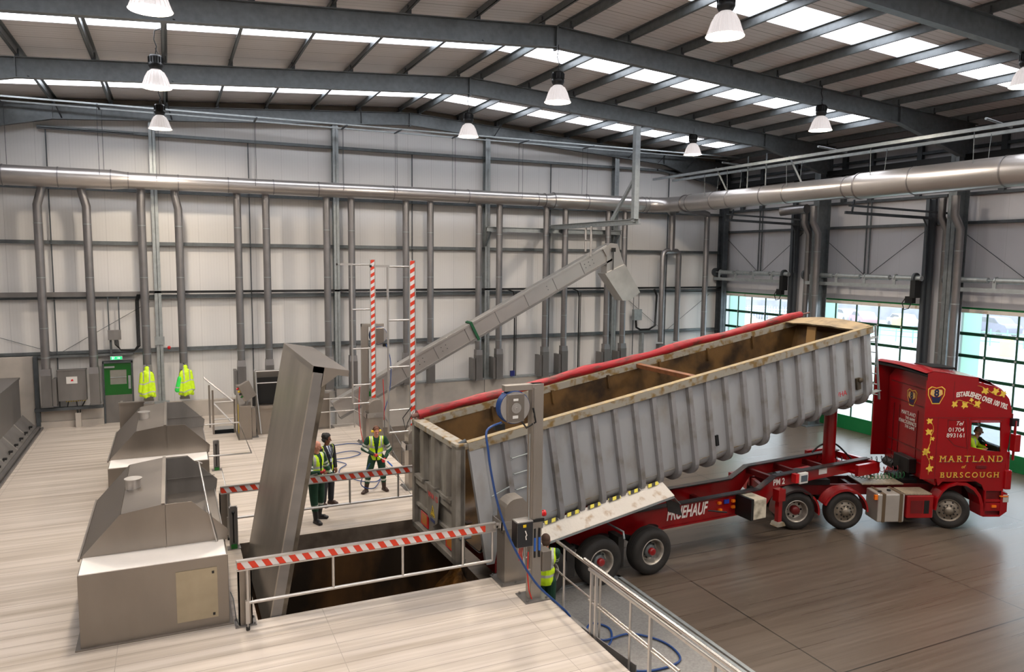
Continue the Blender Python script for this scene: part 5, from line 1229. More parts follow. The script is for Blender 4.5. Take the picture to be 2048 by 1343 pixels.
MB().box(.76, .84, .02, .08, .82, .94).build('side_marker', M_orange, TK)
b = MB(); b.box(1.58, 2.30, .04, .6, .94, .975); b.build('catwalk', M_checker, TK)
b = MB(); b.box(.75, 1.9, .68, 1.5, 1.02, 1.05); b.build('catwalk', M_checker, TK)
b = MB(); b.box(1.62, 2.34, .0, .5, .32, .93); sk = b.build('side_skirt', M_redp, TK, bevel=.03)
b = MB(); b.box(1.72, 2.05, -.006, .0, .46, .80); b.box(2.08, 2.22, -.004, .0, .45, .80, 1); b.build('skirt_recess', [M_redd, M_dark], sk)
# cab
SP = [(2.36, .60), (2.36, 1.38), (1.93, 1.38), (1.93, 3.98), (2.7, 3.97), (3.34, 3.93), (3.72, 3.84), (3.98, 3.71), (4.16, 3.50), (4.24, 3.25), (4.26, 3.0), (4.24, 2.35), (4.20, 2.0), (4.19, 1.5), (4.19, 1.05), (3.68, 1.06), (3.60, 1.22), (3.4, 1.33), (3.2, 1.40), (2.6, 1.38), (2.42, 1.2)]
WIN = [(3.20, 2.92), (3.98, 2.92), (4.04, 2.10), (3.62, 2.14), (3.22, 2.24)]
CAB = MB()
for y, s in ((0, 1), (TW, -1)):
    CAB.prism([(x, y, z) for x, z in SP[1:]], (0, .035*s, 0), 0, [[(x, y, z) for x, z in WIN]])
# skin across the cab: back wall, roof, front with bulge
STN = [0, .06, .2, .5, 1.25, 2.0, 2.3, 2.44, TW]
bul = [0, .035, .075, .11, .13, .11, .075, .035, 0]
def across(pts, fx=1, fz=0):
    secs = [[(x+fx*bu, y, z+fz*bu) for x, z in pts] for y, bu in zip(STN, bul)]
    loft(CAB, secs, 0, True)
across([(2.36, 4.0), (2.8, 3.99), (3.34, 3.94), (3.72, 3.84), (3.98, 3.71)], .0, 1.2)
across([(3.98, 3.71), (4.16, 3.50), (4.24, 3.25), (4.26, 3.0)], .8, .4)
across([(4.19, 2.0), (4.19, 1.05)], 1, 0)
CAB.box(2.34, 2.40, .06, TW-.06, 1.2, 3.75); CAB.box(2.36, 4.2, .03, TW-.03, 1.30, 1.42); CAB.box(4.1, 4.25, .03, TW-.03, 1.1, 2.0)
CAB.prism([(2.35, .03, 3.72), (2.35, TW-.03, 3.72), (2.35, TW-.3, 3.98), (2.35, .3, 3.98)], (.1, 0, 0))
CABO = CAB.build('cab', [M_redc], TK)
b = MB(); b.box(3.2, 4.05, -.004, .03, 2.92, 2.96); b.box(3.17, 3.2, -.004, .03, 2.2, 2.96); b.box(3.2, 4.0, -.006, .006, 2.88, 2.915, 0); b.build('window_frame', M_redp, CABO)
b = MB(); b.prism([(x, TW-.02, z) for x, z in WIN], (0, .004, 0)); b.build('side_window', M_glassc, CABO)
b = MB(); secs = [[(4.26+bu*.8, y, 3.0), (4.20+bu, y, 2.0)] for y, bu in zip(STN[1:-1], bul[1:-1])]; loft(b, secs, 0, True); b.build('windscreen', M_glassc, CABO)
# spoiler: side extenders and raised roof deflector behind the cab
b = MB(); P = [(1.86, 3.97), (1.90, 4.17), (2.1, 4.22), (2.7, 4.14), (3.3, 4.06), (3.75, 3.90)]
ST2 = [0, .25, .7, 1.25, 1.8, 2.25, 2.5]; bz = [0, .01, .03, .04, .03, .01, 0]
loft(b, [[(x, y, z+q) for x, z in P[1:]] for y, q in zip(ST2, bz)], 0, True); loft(b, [[(1.95, y, z) for z in (4.06+q, 4.12+q)] for y, q in zip(ST2, bz)], 1)
loft(b, [[(x, y, z+q-.05) for x, z in P[1:]] for y, q in zip(ST2, bz)], 1, True)
for y in (.0, 2.47): b.prism([(1.95, y, 3.97), (2.7, y, 3.96), (3.3, y, 3.93), (3.3, y, 4.06), (2.7, y, 4.13), (2.1, y, 4.21), (1.95, y, 4.16)], (0, .03, 0))
b.build('roof_deflector', [M_redc, M_black], CABO)
b = MB(); b.prism([(2.6, .9, 4.16), (2.6, 1.7, 4.16), (3.3, 1.7, 4.13), (3.3, .9, 4.13)], (0, 0, .05)); b.build('roof_hatch', M_black, CABO)
# rear wall pressings, boxes
b = MB(); 
for z in (3.62, 3.14, 1.95, 1.6): b.box(2.325, 2.34, .12, 2.3, z-.012, z+.012)
for y in (.95, 1.82, 2.1): b.box(2.325, 2.34, y-.01, y+.01, 1.5, 3.0)
b.build('rear_pressing', M_redd, CABO)
b = MB(); b.box(2.1, 2.33, .85, 1.6, 1.28, 1.68); b.build('air_filter_box', M_black, CABO, bevel=.02)
b = MB(); b.tube([(2.2, 1.6, 1.3), (2.2, 2.1, 1.3)], .13, 16); b.box(2.1, 2.3, 1.1, 1.3, .9, 1.6); b.box(2.0, 2.4, .9, 1.8, .7, 1.1); b.build('rear_pipework', M_black, CABO)
# wheel arch, steps, bumper
def arch(y, s):
    b = MB(); P = [(2.36, .55), (2.40, .85), (2.52, 1.07), (2.68, 1.22), (2.92, 1.29), (3.2, 1.27), (3.42, 1.14), (3.58, .94), (3.66, .7), (3.68, .38)]
    P = [(x, z) for x, z in P]; Q = [(2.8+(x-2.8)*.91, .5+(z-.5)*.91) for x, z in P]; k = len(P)
    for pa, ya, pb, yb in ((P, y, Q, y), (P, y, P, y+.3*s), (Q, y, Q, y+.45*s)):
        vs = [(x, ya, z) for x, z in pa]+[(x, yb, z) for x, z in pb]; b.add(vs, [(i, i+1, k+i+1, k+i) for i in range(k-1)], 0)
    b.build('wheel_arch', M_redc, CABO)
arch(-.03, 1); arch(TW+.03, -1)
for y, s in ((-.02, 1), (TW+.02, -1)):
    b = MB(); b.box(3.68, 4.14, y, y+.4*s, .36, .40); b.box(3.68, 4.14, y, y+.1*s, .76, .82); b.box(3.68, 4.14, y+.06*s, y+.4*s, .4, 1.06, 1); b.box(3.68, 3.72, y, y+.3*s, .36, 1.06); b.box(3.68, 4.16, y, y+.1*s, .52, .74)
    b.build('entry_step', [M_redc, M_redd], CABO)
b = MB(); secs = [[(4.12+bu, y, 1.07), (4.30+bu*1.2, y, .98), (4.31+bu*1.2, y, .5), (4.12+bu, y, .36)] for y, bu in zip([-.03]+STN[1:-1]+[TW+.03], bul)]; loft(b, secs, 0, True)
for y in (-.03, TW+.03): b.prism([(4.12, y, 1.07), (4.30, y, .98), (4.31, y, .5), (4.12, y, .36)], (0, .01, 0))
bp = b.build('bumper', M_redc, CABO)
for y in (-.04, TW-.22): MB().box(4.18, 4.33, y, y+.26, .76, .96).build('headlamp', mat('lamp_clear', '#d8d4cc', .12, .4), CABO)
b = MB(); b.box(4.1, 4.3, -.05, .0, .9, .93); b.build('indicator_lens', M_orange, CABO); MB().box(3.88, 4.0, -.06, -.03, .62, .68).build('side_marker', M_orange, CABO)
b = MB(); b.box(4.20, 4.32, .0, .1, 1.15, 2.1); b.box(4.18, 4.36, -.06, .12, 1.1, 1.62); b.box(4.20, 4.32, TW-.1, TW, 1.15, 2.1); b.build('corner_deflector', M_redc, CABO, bevel=.03)
b = MB(); b.box(4.22, 4.40, -.10, .0, 2.80, 3.0); b.build('mirror_bracket', M_black, CABO)
b = MB(); b.box(4.24, 4.40, -.22, -.02, 2.15, 2.6); b.box(4.3, 4.34, -.12, -.04, 1.9, 2.95); b.build('wing_mirror', M_redp, CABO, bevel=.04)
b = MB(); b.box(4.25, 4.3, -.02, 2.52, 2.98, 3.12); b.build('sun_visor', M_redd, CABO, bevel=.02)
# interior
b = MB(); b.box(4.02, 4.2, .1, TW-.1, 1.42, 2.2); b.box(3.95, 4.1, .8, 1.3, 2.1, 2.3); b.build('dashboard', M_black, CABO, bevel=.03)
b = MB(); b.tube([(3.98+.21*math.cos(a)*.5, .62+.21*math.sin(a), 2.16-.21*math.cos(a)*.85) for a in (2*PI*k/20 for k in range(20))], .018, 6, closed=True); b.build('steering_wheel', M_black, CABO)
b = MB(); b.box(3.2, 3.7, .35, .9, 1.42, 1.72); b.box(3.1, 3.3, .35, .9, 1.7, 2.3); b.build('seat', M_suit, CABO, bevel=.04)
b = MB(); b.box(4.0, 4.02, .5, .53, 2.14, 2.17); b.build('dash_light', M_redled, CABO)
# lettering on the near side
Rx = (PI/2, 0, 0); YS = -.008
def shadowed(t, size, x, z, m1, m2, **k):
    o = text(t, size, CABO, (x+.014, YS+.003, z-.012), Rx, m2, **k); return text(t, size, CABO, (x, YS-.002, z), Rx, m1, **k)
serif_mesh('MARTLAND', .235, 1.70).build('lettering', M_blueL, CABO, loc=(2.415, YS+.004, 1.825), rot=Rx); serif_mesh('MARTLAND', .235, 1.70).build('lettering', M_gold, CABO, loc=(2.40, YS-.003, 1.84), rot=Rx)
text('of', .12, CABO, (3.05, YS, 1.67), Rx, M_gold, shear=.3)
serif_mesh('BURSCOUGH', .205, 1.57).build('lettering', M_navy, CABO, loc=(2.462, YS+.004, 1.41), rot=Rx); serif_mesh('BURSCOUGH', .205, 1.57).build('lettering', M_gold, CABO, loc=(2.45, YS-.003, 1.42), rot=Rx)
me = 0
txt = textmesh('ESTABLISHED OVER 100 YRS.', .19, .002, 'LEFT', 0, 1.0, .006)
txt.materials.append(M_letw); Wd = max(v.co.x for v in txt.vertices); sc = 1.38/Wd
for v in txt.vertices:
    x = v.co.x*sc; zc = .04*math.sin(min(x, .5)/.5*PI/2)-.36*max(0, (x-.32)/1.06)**1.0
    th = -.36/1.06*(1 if x > .42 else max(0, (x-.2)/.22)) ; v.co.x = x - v.co.y*math.sin(th)*.9; v.co.y = zc+v.co.y*.92
link('lettering', txt, CABO, loc=(2.73, YS, 3.55), rot=Rx)
MB().box(3.40, 3.68, -.02, .0, 1.66, 1.74).build('door_handle', M_redd, CABO, bevel=.008)
text('Tel', .15, CABO, (2.86, YS, 2.81), Rx, M_letw, shear=.35)
text('01704', .155, CABO, (2.80, YS, 2.64), Rx, M_letw, sx=1.1)
text('893161', .155, CABO, (2.80, YS, 2.49), Rx, M_letw, sx=1.1)
b = MB(); P = [(2.56, 2.95), (3.04, 2.95), (3.12, 2.2), (2.78, 2.28), (2.60, 2.45)]
for (xa, za), (xb, zb) in zip(P, P[1:]+P[:1]): b.beam((xa, -.003, za), (xb, -.003, zb), .014, .006, (0, 1, 0))
b.build('panel_crease', M_redd, CABO)
b = MB(); b.box(1.94, 4.2, -.003, .0, 3.0, 3.012); b.box(2.66, 2.67, -.003, .0, 3.3, 3.95); b.box(3.14, 3.15, -.003, 0, 1.4, 3.0); b.box(2.3, 2.31, -.003, 0, 1.4, 3.0); b.build('door_seam', M_redd, CABO)
# gold scrolls
def flower(b, x, z, a, s):
    """five-petalled bell bloom pointing along angle a"""
    P = [(-.15, -.04), (-.15, .04), (.2, .14), (.34, .32), (.3, .55), (.55, .62), (.62, .36), (.82, .3), (1.12, .36), (.98, .08), (1.15, -.14), (.82, -.2), (.66, -.34), (.6, -.6), (.36, -.52), (.34, -.26), (.2, -.14)]
    c, si = math.cos(a)*s, math.sin(a)*s
    b.prism([(x+u*c-v*si, YS, z+u*si+v*c) for u, v in P], (0, .004, 0))
def scroll(pts, blooms, r=.008):
    b = MB(); P = [(x, YS+.002, z) for x, z in pts]; n_ = len(P)
    b.tube(P, [r*(.5+.9*math.sin(PI*i/(n_-1))) for i in range(n_)], 6, sc=(1, .6))
    for f in blooms: flower(b, *f)
    return b
S1 = [(3.28, 3.85), (3.38, 3.83), (3.48, 3.78), (3.58, 3.72), (3.68, 3.66), (3.80, 3.60), (3.92, 3.58), (4.0, 3.60)]
scroll(S1, [(3.44, 3.79, -1.0, .17), (3.68, 3.68, .2, .17), (3.9, 3.6, .4, .16)]).build('gold_scroll', M_goldp, CABO)
S2 = [(3.41, 3.26), (3.30, 3.28), (3.2, 3.36), (3.08, 3.40), (2.95, 3.43), (2.84, 3.47), (2.76, 3.46), (2.70, 3.40)]
scroll(S2, [(2.76, 3.42, 3.9, .15), (3.04, 3.41, 3.9, .17), (3.15, 3.42, 1.6, .10), (3.24, 3.32, .6, .17)]).build('gold_scroll', M_goldp, CABO)
S3 = [(2.12, 2.88), (2.18, 2.78), (2.19, 2.66), (2.14, 2.55), (2.12, 2.45), (2.13, 2.34), (2.09, 2.22), (2.05, 2.1), (2.07, 1.98), (2.13, 1.88), (2.16, 1.76), (2.12, 1.64), (2.13, 1.5)]
scroll(S3, [(2.13, 2.86, 2.3, .15), (2.13, 2.56, 2.2, .17), (2.14, 2.42, .6, .10), (2.10, 2.2, -2.2, .17), (2.06, 2.02, 2.2, .15), (2.14, 1.92, .5, .10), (2.14, 1.76, -1.4, .17)]).build('gold_scroll', M_goldp, CABO)
def badge(loc, rot, s):
    E_ = [(-.5, .35), (-.3, .5), (0, .42), (.3, .5), (.5, .35), (.48, .0), (.22, -.5), (-.22, -.5), (-.48, .0)]
    I_ = [(-.3, .30), (0, .34), (.3, .30), (.34, .05), (.16, -.08), (-.16, -.08), (-.34, .05)]
    J_ = [(-.16, -.12), (.16, -.12), (.3, .0), (.18, -.44), (-.18, -.44), (-.3, .0)]
    t_ = MB().prism([(x*s, 0, z*s) for x, z in E_], (0, .003, 0)).build('crest', M_goldp, CABO, loc=loc, rot=rot)
    MB().prism([(x*s*.9, -.002, z*s*.9) for x, z in E_], (0, .003, 0)).build('crest_field', M_redp, t_)
    MB().prism([(x*s, -.004, z*s*1.0) for x, z in J_], (0, .003, 0)).build('crest_base', M_navy, t_)
    b = MB(); b.prism([(x*s*1.05, -.005, z*s) for x, z in I_], (0, .002, 0)); b.build('crest_ring', M_goldp, t_)
    b = MB(); b.prism([(x*s*.92, -.0065, z*s*.92+.004) for x, z in I_], (0, .002, 0)); b.build('crest_ring', mat('crest_cream', '#d8b070', .45), t_)
    text('8', s*.56, t_, (0, -.010, -.06*s), Rx, M_navy, bold=.02*s)
badge((2.20, -.006, 3.60), (0, 0, 0), .46)
badge((2.33, 1.27, 3.30), (0, 0, -PI/2), .46)
Rb = (PI/2, 0, -PI/2)
for t_, sz, z, y in (('MARTLAND', .16, 2.78, 1.38), ('THE NAME', .12, 2.66, 1.28), ("KNACKERING'S", .15, 2.53, 1.40), ('THE GAME', .12, 2.42, 1.28)):
    text(t_, sz, CABO, (2.322, y, z), Rb, M_letw, shear=.2, sx=.8)
# suzie coils between tractor and trailer
def coil(m, p0, p1, r, n, sag, name='air_coil'):
    b = MB(); p0, p1 = V(p0), V(p1); pts = []
    N = n*10
    for i in range(N+1):
        t_ = i/N; c = p0.lerp(p1, t_); c.z -= sag*math.sin(PI*t_); a = 2*PI*n*t_
        pts.append(c+V((0, math.cos(a)*r, math.sin(a)*r)))
    b.tube(pts, .009, 5); b.build(name, m, TK)
coil(M_black, (2.1, 1.6, 1.5), (-.2, 1.9, 1.5), .09, 17, .1); coil(mat('green_coil', '#1d6b3a', .4), (2.1, 1.0, 1.2), (.6, .9, 1.25), .08, 14, .05); coil(mat('coil_red', '#7a1420', .4), (2.1, 1.3, 1.3), (.2, 1.3, 1.3), .07, 15, .05)
o = hose('black hydraulic hose running from the ram down behind the cab', [(16.0, 14.85, .75), (16.3, 14.8, .95), (16.7, 14.7, .95), (17.1, 14.5, .55), (17.5, 14.3, .15), (17.9, 14.0, -.1)], .025, M_black)
# ------------------------------------------------------------------ people
def hand(m, wr, el, curl=.6, side=1, grip=None):
    """palm, four unequal bent fingers and a side thumb, continuing the forearm direction"""
    d = (wr-el).normalized(); ref = V((side, 0, .2)); n_ = d.cross(ref).normalized(); s = n_.cross(d).normalized()
    if grip is not None: n_ = V(grip).normalized(); s = d.cross(n_).normalized()*side
    p = wr+d*.045
    m.cap(wr-d*.02, p, .026, .034, 10)
    k0 = wr+d*.085
    for i, L in enumerate((.062, .072, .068, .052)):
        o = s*(.027-.018*i); b0 = k0+o-d*.01; m.cap(p+o*.8, b0, .019, .012, 8)
        b1 = b0+(d*math.cos(curl*.6)+n_*math.sin(curl*.6))*L*.5; b2 = b1+(d*math.cos(curl*1.9)+n_*math.sin(curl*1.9))*L*.5
        m.cap(b0, b1, .0115, .011, 8); m.cap(b1, b2, .011, .009, 8)
    t0 = wr+d*.02+s*.026; t1 = t0+(d*.6+s*.75).normalized()*.035; t2 = t1+(d*.85+n_*.5).normalized()*.03
    m.cap(wr+d*.01, t0, .02, .015, 8); m.cap(t0, t1, .014, .012, 8); m.cap(t1, t2, .012, .01, 8)
def person(label, loc, rz, J, outfit):
    D = dict(hip=(0, 0, .93), waist=(0, 0, 1.10), chest=(0, 0, 1.32), neck=(0, .01, 1.47), head=(0, .03, 1.64), yaw=0, tilt=0,
             shL=(-.185, 0, 1.41), shR=(.185, 0, 1.41), elL=(-.25, -.03, 1.13), elR=(.25, -.03, 1.13), wrL=(-.24, .12, .93), wrR=(.24, .12, .93),
             hpL=(-.095, 0, .90), hpR=(.095, 0, .90), knL=(-.11, .03, .49), knR=(.11, .03, .49), anL=(-.12, 0, .09), anR=(.12, 0, .09), ftL=15, ftR=-15, curl=.6)
    D.update(J); j = {k: (V(v) if isinstance(v, tuple) else v) for k, v in D.items()}
    T = thing('person', label, 'person', loc, (0, 0, rz)); O = outfit
    HM = Matrix.Rotation(R(j['yaw']), 3, 'Z') @ Matrix.Rotation(R(j['tilt']), 3, 'X')
    h = j['head']; H = lambda x, y, z: h+HM @ V((x, y, z))
    m = MB()
    # head with brow, nose, lips, chin, ears
    m.ell(h+HM @ V((0, -.012, .018)), (.076, .092, .098), 20, 14, M=HM); m.ell(H(0, .018, -.045), (.058, .066, .07), 16, 10, M=HM); m.ell(H(0, .052, -.095), (.028, .028, .024), 10, 7, M=HM)
    m.ell(H(0, .074, .022), (.045, .016, .012), 10, 6, M=HM); m.cap(H(0, .082, .015), H(0, .106, -.022), .010, .014, 8); m.ell(H(-.0, .083, -.055), (.024, .012, .010), 8, 6, M=HM)
    for s in (-1, 1): m.ell(H(s*.078, -.008, -.005), (.012, .022, .033), 8, 7, M=HM); m.ell(H(s*.038, .055, -.02), (.024, .024, .026), 8, 6, M=HM)
    m.cap(j['neck']-V((0, 0, .06)), h-V((0, .01, .05)), .058, .053)
    m.ell(j['chest'], (.15, .10, .16)); m.ell(j['waist'], (.13, .09, .14)); m.ell(j['hip'], (.15, .10, .12))
    m.cap(j['waist'], j['chest'], .10, .11); m.cap(j['waist'], j['hip'], .10, .11); m.cap(j['shL'], j['shR'], .055); m.cap(j['chest']+V((0, 0, .1)), j['neck'], .08, .055)
    for s in 'LR':
        m.cap(j['sh'+s], j['el'+s], .052, .040); m.cap(j['el'+s], j['wr'+s], .040, .027)
        m.cap(j['hp'+s], j['kn'+s], .085, .055); m.cap(j['kn'+s], j['an'+s], .055, .038)
        hand(m, j['wr'+s], j['el'+s], j['curl'], -1 if s == 'R' else 1)
    wr = [j['wrL'], j['wrR']]; el = [j['elL'], j['elR']]
    def pick(c, n):
        for w_, e in zip(wr, el):
            if (c-w_).dot((w_-e).normalized()) > -.03 and (c-w_).length < .2: return 1
        q = HM.inverted() @ (c-h)
        if q.y > .055 and abs(q.z+.056) < .007 and abs(q.x) < .025: return 2
        return 0
    link('body', remesh(m, .0075, pick, mats=[O['skin'], O.get('glove', O['skin']), mat('lip', '#8a4640', .5)], name='body', smooth=1), T)
    b = MB()
    for s in (-1, 1): b.ell(H(s*.032, .077, .004), (.011, .007, .007), 8, 6)
    b.build('eye', M_black, T)
    if O.get('hair'):
        m = MB(); hs = O.get('hs', 1)
        m.ell(H(0, -.022, .045), (.083*hs, .095*hs, .088*hs), 18, 12, M=HM); m.ell(H(0, -.06, -.02), (.078*hs, .055, .07*hs), 14, 8, M=HM)
        if hs > 1.1:
            for k in range(16): a = k*2.4; m.ell(H(.06*math.cos(a)*hs, -.03+.06*math.sin(a)*hs, .07+.02*math.sin(k*3)), .045, 8, 6)
            for k in range(10): a = PI*k/9; m.ell(H(.085*math.cos(a), -.03-.07*math.sin(a), -.03), .032, 8, 6)
        hc = h; link('hair', remesh(m, .01, None, kill=lambda c, n: (HM.inverted() @ (c-h)).y > .045+max(0, (HM.inverted() @ (c-h)).z-.05)*.6, mats=[O['hair']], name='hair', smooth=1), T)
    # trousers
    m = MB(); m.ell(j['hip']+V((0, 0, .03)), (.175, .128, .14)); m.ell(j['waist'], (.155, .115, .08))
    top = .16 if O['boots'] == 'wellies' else .05
    for s in 'LR':
        a, k, n0 = j['hp'+s], j['kn'+s], j['an'+s]; e = n0.lerp(k, .62 if O.get('tucked') else .06)
        m.cap(a, k, .112, .086); m.cap(k, n0.lerp(k, .12 if not O.get('tucked') else .5), .084, .072)
    band = O.get('legband')
    def tp(c, n):
        for s in 'LR':
            k, a = j['kn'+s], j['an'+s]; ax = (a-k).normalized()
            if (c-k).length < .5 and (c-k-ax*(c-k).dot(ax)).length < .13:
                q = (c-k).dot(ax)
                if band and any(abs(q-x) < .026 for x in band): return 1
        return 0
    link('trousers', remesh(m, .013, tp, mats=[O['trousers'], M_silver], name='trousers', smooth=2), T)
    # boots
    for s in 'LR':
        a = j['an'+s]; f = R(j['ft'+s]); d = V((-math.sin(f), math.cos(f), 0)); m = MB(); z0 = a.z-.09
        m.cap(V((a.x, a.y, z0+.05))-d*.04, V((a.x, a.y, z0+.05))+d*.10, .048, .05); m.ell(V((a.x, a.y, z0+.035))+d*.15, (.052, .052, .036)); m.box(-.045, .045, -.075, .18, 0, .028, 0, Matrix.Translation((a.x, a.y, z0)) @ Matrix.Rotation(f, 4, 'Z'))
        m.cap(V((a.x, a.y, z0+.06))-d*.01, a.lerp(j['kn'+s], .55 if O['boots'] == 'wellies' else .2), .052, .066)
        link('boot', remesh(m, .01, None, mats=[O['bootm']], name='boot', smooth=1), T)
    # jacket or overall top
    m = MB(); m.ell(j['chest'], (.178, .122, .17)); m.ell(j['waist'], (.158, .118, .15)); m.cap(j['shL'], j['shR'], .072); m.cap(j['chest']+V((0, 0, .09)), j['neck']+V((0, 0, -.02)), .10, .068)
    m.cap(j['waist'], j['chest'], .125, .13)
    if O.get('coat'): m.cap(j['hip']+V((0, 0, -.04)), j['waist'], .155, .14)
    for s in 'LR': m.cap(j['sh'+s], j['el'+s], .074, .062); m.cap(j['el'+s], j['wr'+s].lerp(j['el'+s], .12), .062, .046)
    ab = O.get('armband')
    def jp(c, n):
        for s in 'LR':
            e, w_, sh = j['el'+s], j['wr'+s], j['sh'+s]
            if ab and (c-e).length < .2 and abs(c.x) > .15:
                q1 = (c-e).dot((sh-e).normalized())
                if any(abs(q1-x) < .022 for x in ab): return 1
        if O.get('shirt') and c.y > .05 and abs(c.x) < .055*(max(0, c.z-1.15)/.3) and c.z > 1.15: return 3 if abs(c.x) < .022 else 2
        return 0
    link('jacket', remesh(m, .012, jp, kill=lambda c, n: c.z > j['neck'].z+.02 and abs(c.x-j['neck'].x) < .09, mats=[O['jacket'], M_silver, M_shirt, M_navy], name='jacket', smooth=2), T)
    # hi-vis waistcoat
    m = MB(); m.ell(j['chest'], (.196, .142, .185)); m.ell(j['waist'], (.178, .138, .16)); m.cap(j['shL']*.86+j['shR']*.14, j['shR']*.86+j['shL']*.14, .08); m.cap(j['waist'], j['chest'], .145, .15); m.cap(j['hip']+V((0, 0, .0)), j['waist'], .165, .15)
    ch, wa = j['chest'], j['waist']; op = O.get('open', .05)
    def vk(c, n):
        cx = wa.x+(ch.x-wa.x)*min(1, max(0, (c.z-wa.z)/max(.05, ch.z-wa.z))); cy = wa.y+(ch.y-wa.y)*min(1, max(0, (c.z-wa.z)/max(.05, ch.z-wa.z)))
        if c.z > j['neck'].z+.0 and abs(c.x-j['neck'].x) < .085: return True
        if c.y > cy+.02 and abs(c.x-cx) < op*(.35+.65*max(0, min(1.6, (c.z-wa.z+.05)/.25))): return True
        if c.z < j['hip'].z-.06: return True
        return False
    def vp(c, n):
        if abs(c.z-wa.z+.06) < .026 or abs(c.z-wa.z-.10) < .026: return 1
        if c.z > wa.z+.1 and .10 < abs(c.x-ch.x) < .15 : return 1
        return 0
    link('waistcoat', remesh(m, .012, vp, kill=vk, mats=[M_lime, M_silver], name='waistcoat', smooth=2), T)
    return T, H
GW = dict(skin=M_skin, jacket=M_wgreen, trousers=M_wgreen, armband=(.05, -.07, .12), legband=(.22, .30))
# bald man at the barrier, looking right
person('bald worker in green overalls and yellow waistcoat, red gloved hand on the striped barrier', (2.86, 16.78, 0), R(-145),
       dict(yaw=35, tilt=-14, elL=(-.29, .02, 1.14), wrL=(-.26, .2, .98), elR=(.31, .14, 1.14), wrR=(.25, .38, 1.19), anL=(-.13, -.06, .09), anR=(.12, .1, .09), knL=(-.12, .0, .49), ftL=35, ftR=-12, curl=1.1),
       dict(GW, glove=M_glove, boots='wellies', bootm=M_boot, tucked=True, legband=(.13,), open=.035))[0].scale = (1.06, 1.06, 1.06)
T_, H_ = person('dark haired visitor in a black suit, tie and yellow waistcoat behind the bald worker', (3.28, 17.8, 0), R(-148),
       dict(yaw=30, tilt=-8, elL=(-.24, .0, 1.14), wrL=(-.2, .1, .9), elR=(.24, .0, 1.14), wrR=(.19, .12, .9)),
       dict(skin=M_skind, jacket=M_suit, trousers=M_suit, boots='shoes', bootm=M_bootb, hair=M_hairb, hs=1.18, shirt=True, coat=True, open=.11))
b = MB(); b.tube([(-.06, .12, 1.44), (-.03, .165, 1.3), (0, .175, 1.18), (.03, .165, 1.3), (.06, .12, 1.44)], .005, 5); b.box(-.03, .03, .165, .172, 1.1, 1.18); b.build('lanyard', M_shirt, T_)
T_, H_ = person('worker in green overalls with yellow ear defenders holding a spray lance', (4.64, 18.35, 0), R(168),
       dict(yaw=16, tilt=-20, hip=(0, 0, .93), chest=(0, .03, 1.31), neck=(0, .06, 1.45), head=(0, .10, 1.61), shL=(-.2, .04, 1.39), shR=(.2, .04, 1.39), elL=(-.34, .02, 1.12), wrL=(-.20, .27, .93), elR=(.33, .0, 1.14), wrR=(.06, .22, 1.03),
            knL=(-.16, .03, .48), anL=(-.2, -.1, .09), knR=(.2, .05, .48), anR=(.27, .02, .09), hpL=(-.1, 0, .9), hpR=(.1, 0, .9), ftL=25, ftR=-30, curl=1.3),
       dict(GW, glove=M_glove, boots='wellies', bootm=M_bootb, hair=M_hairr, tucked=True, legband=(.15,), open=.06))
for s in (-1, 1):
    b = MB(); b.cap(H_(s*.085, -.005, 0), H_(s*.105, -.005, 0), .036, .032, 12); b.build('ear_defender', M_yellow, T_)
b = MB(); b.tube([H_(math.sin(a)*.098, -.01, .02+math.cos(a)*.105) for a in (R(-88+176*k/10) for k in range(11))], .009, 6); b.build('headband', M_black, T_)
# lance held by the worker
b = MB(); b.tube([(.16, .22, 1.08), (-.05, .28, 1.0)], .016, 8); b.tube([(-.05, .28, 1.0), (-.26, .34, .88)], .012, 8, 1); b.tube([(-.26, .34, .88), (-.38, .38, .76)], .02, 8, 2); b.tube([(-.38, .38, .76), (-.85, .56, .03)], .008, 6, 3)
b.build('spray_lance', [M_black, M_letw, MATS['blue_grip'], M_galvl], None, 'long thin spray lance in the red gloved hands of the worker with ear defenders', 'lance', loc=(4.64, 18.35, 0), rot=(0, 0, R(168)))
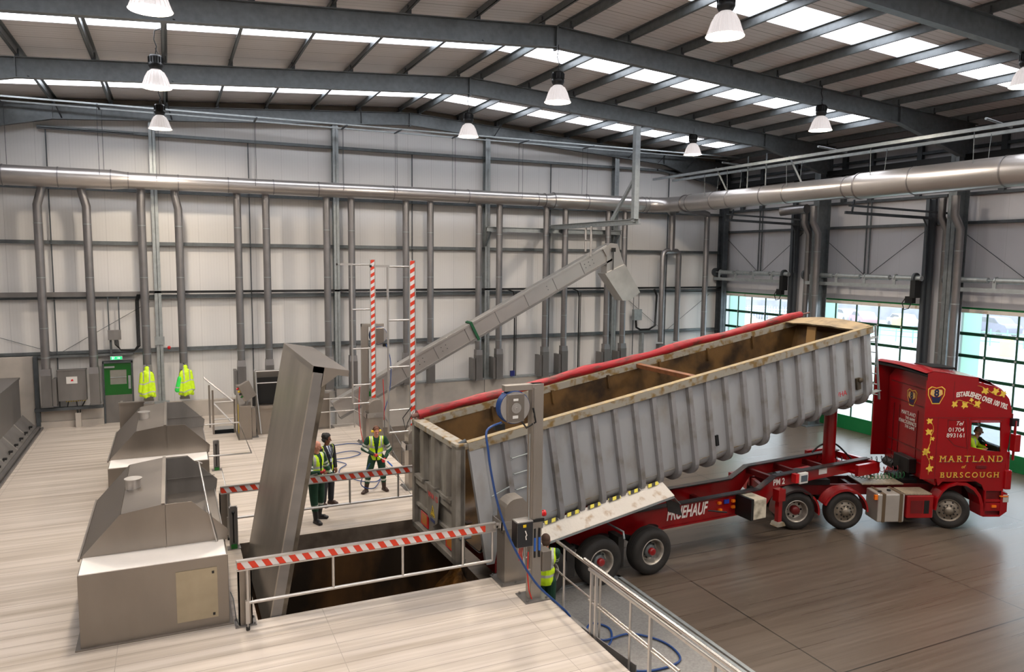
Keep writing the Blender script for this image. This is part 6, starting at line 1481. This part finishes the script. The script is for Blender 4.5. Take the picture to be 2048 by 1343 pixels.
# worker with his back to us by the column
person('worker in a yellow waistcoat seen from behind, partly hidden by the hose reel column', (6.25, 12.0, -1.0), R(-25),
       dict(yaw=5, tilt=-8, elL=(-.20, .22, 1.2), wrL=(-.1, .40, 1.15), elR=(.20, .22, 1.2), wrR=(.08, .40, 1.15), shL=(-.2, .05, 1.42), shR=(.2, .05, 1.42)),
       dict(GW, boots='wellies', bootm=M_boot, hair=M_hairs, open=.03))[0].scale = (1.05, 1.05, 1.05)
# driver
def driver():
    o = V((15.84, 13.48, -1.0)); ph = R(-22); d = V((math.cos(ph), math.sin(ph), 0)); m_ = V((-math.sin(ph), math.cos(ph), 0))
    p = o+d*3.60+m_*.72
    T, H = person('driver in a tan cap and yellow jacket sitting in the lorry cab window', (p.x, p.y, p.z+.93), ph-PI/2-R(42),
        dict(yaw=-42, tilt=-24, hip=(0, .0, .93), waist=(0, .02, 1.08), chest=(0, .12, 1.28), neck=(0, .19, 1.43), head=(0, .25, 1.58), shL=(-.19, .12, 1.36), shR=(.19, .12, 1.36),
             elL=(-.28, .25, 1.14), wrL=(-.16, .46, 1.14), elR=(.24, .22, 1.12), wrR=(.06, .38, 1.12), knL=(-.13, .46, .90), knR=(.13, .46, .90), anL=(-.13, .52, .66), anR=(.13, .52, .66)),
        dict(skin=M_skin, jacket=M_lime, trousers=M_suit, boots='shoes', bootm=M_boot, hair=M_hairs, open=.02, coat=False))
    m = MB(); HM = Matrix.Rotation(R(-42), 3, 'Z') @ Matrix.Rotation(R(-24), 3, 'X')
    m.ell(H(0, -.012, .062), (.088, .102, .072), 18, 12, M=HM); link('cap', remesh(m, .01, None, kill=lambda c, n: (HM.inverted() @ (c-H(0, 0, 0))).z < .045, mats=[M_cap], name='cap'), T)
    b = MB(); P = [H(.07*math.cos(a), .07+.075*math.sin(a), .05) for a in (PI*k/8 for k in range(9))]; b.prism(P, (0, 0, .008)); b.build('cap_peak', M_cap, T)
    b = MB()
    for s in (-1, 1): b.tube([H(s*.032+.024*math.cos(a), .093, .0+.02*math.sin(a)) for a in (2*PI*k/12 for k in range(12))], .004, 5, closed=True)
    b.tube([H(-.01, .1, .005), H(.01, .1, .005)], .003, 5); b.build('spectacles', M_black, T)
driver()
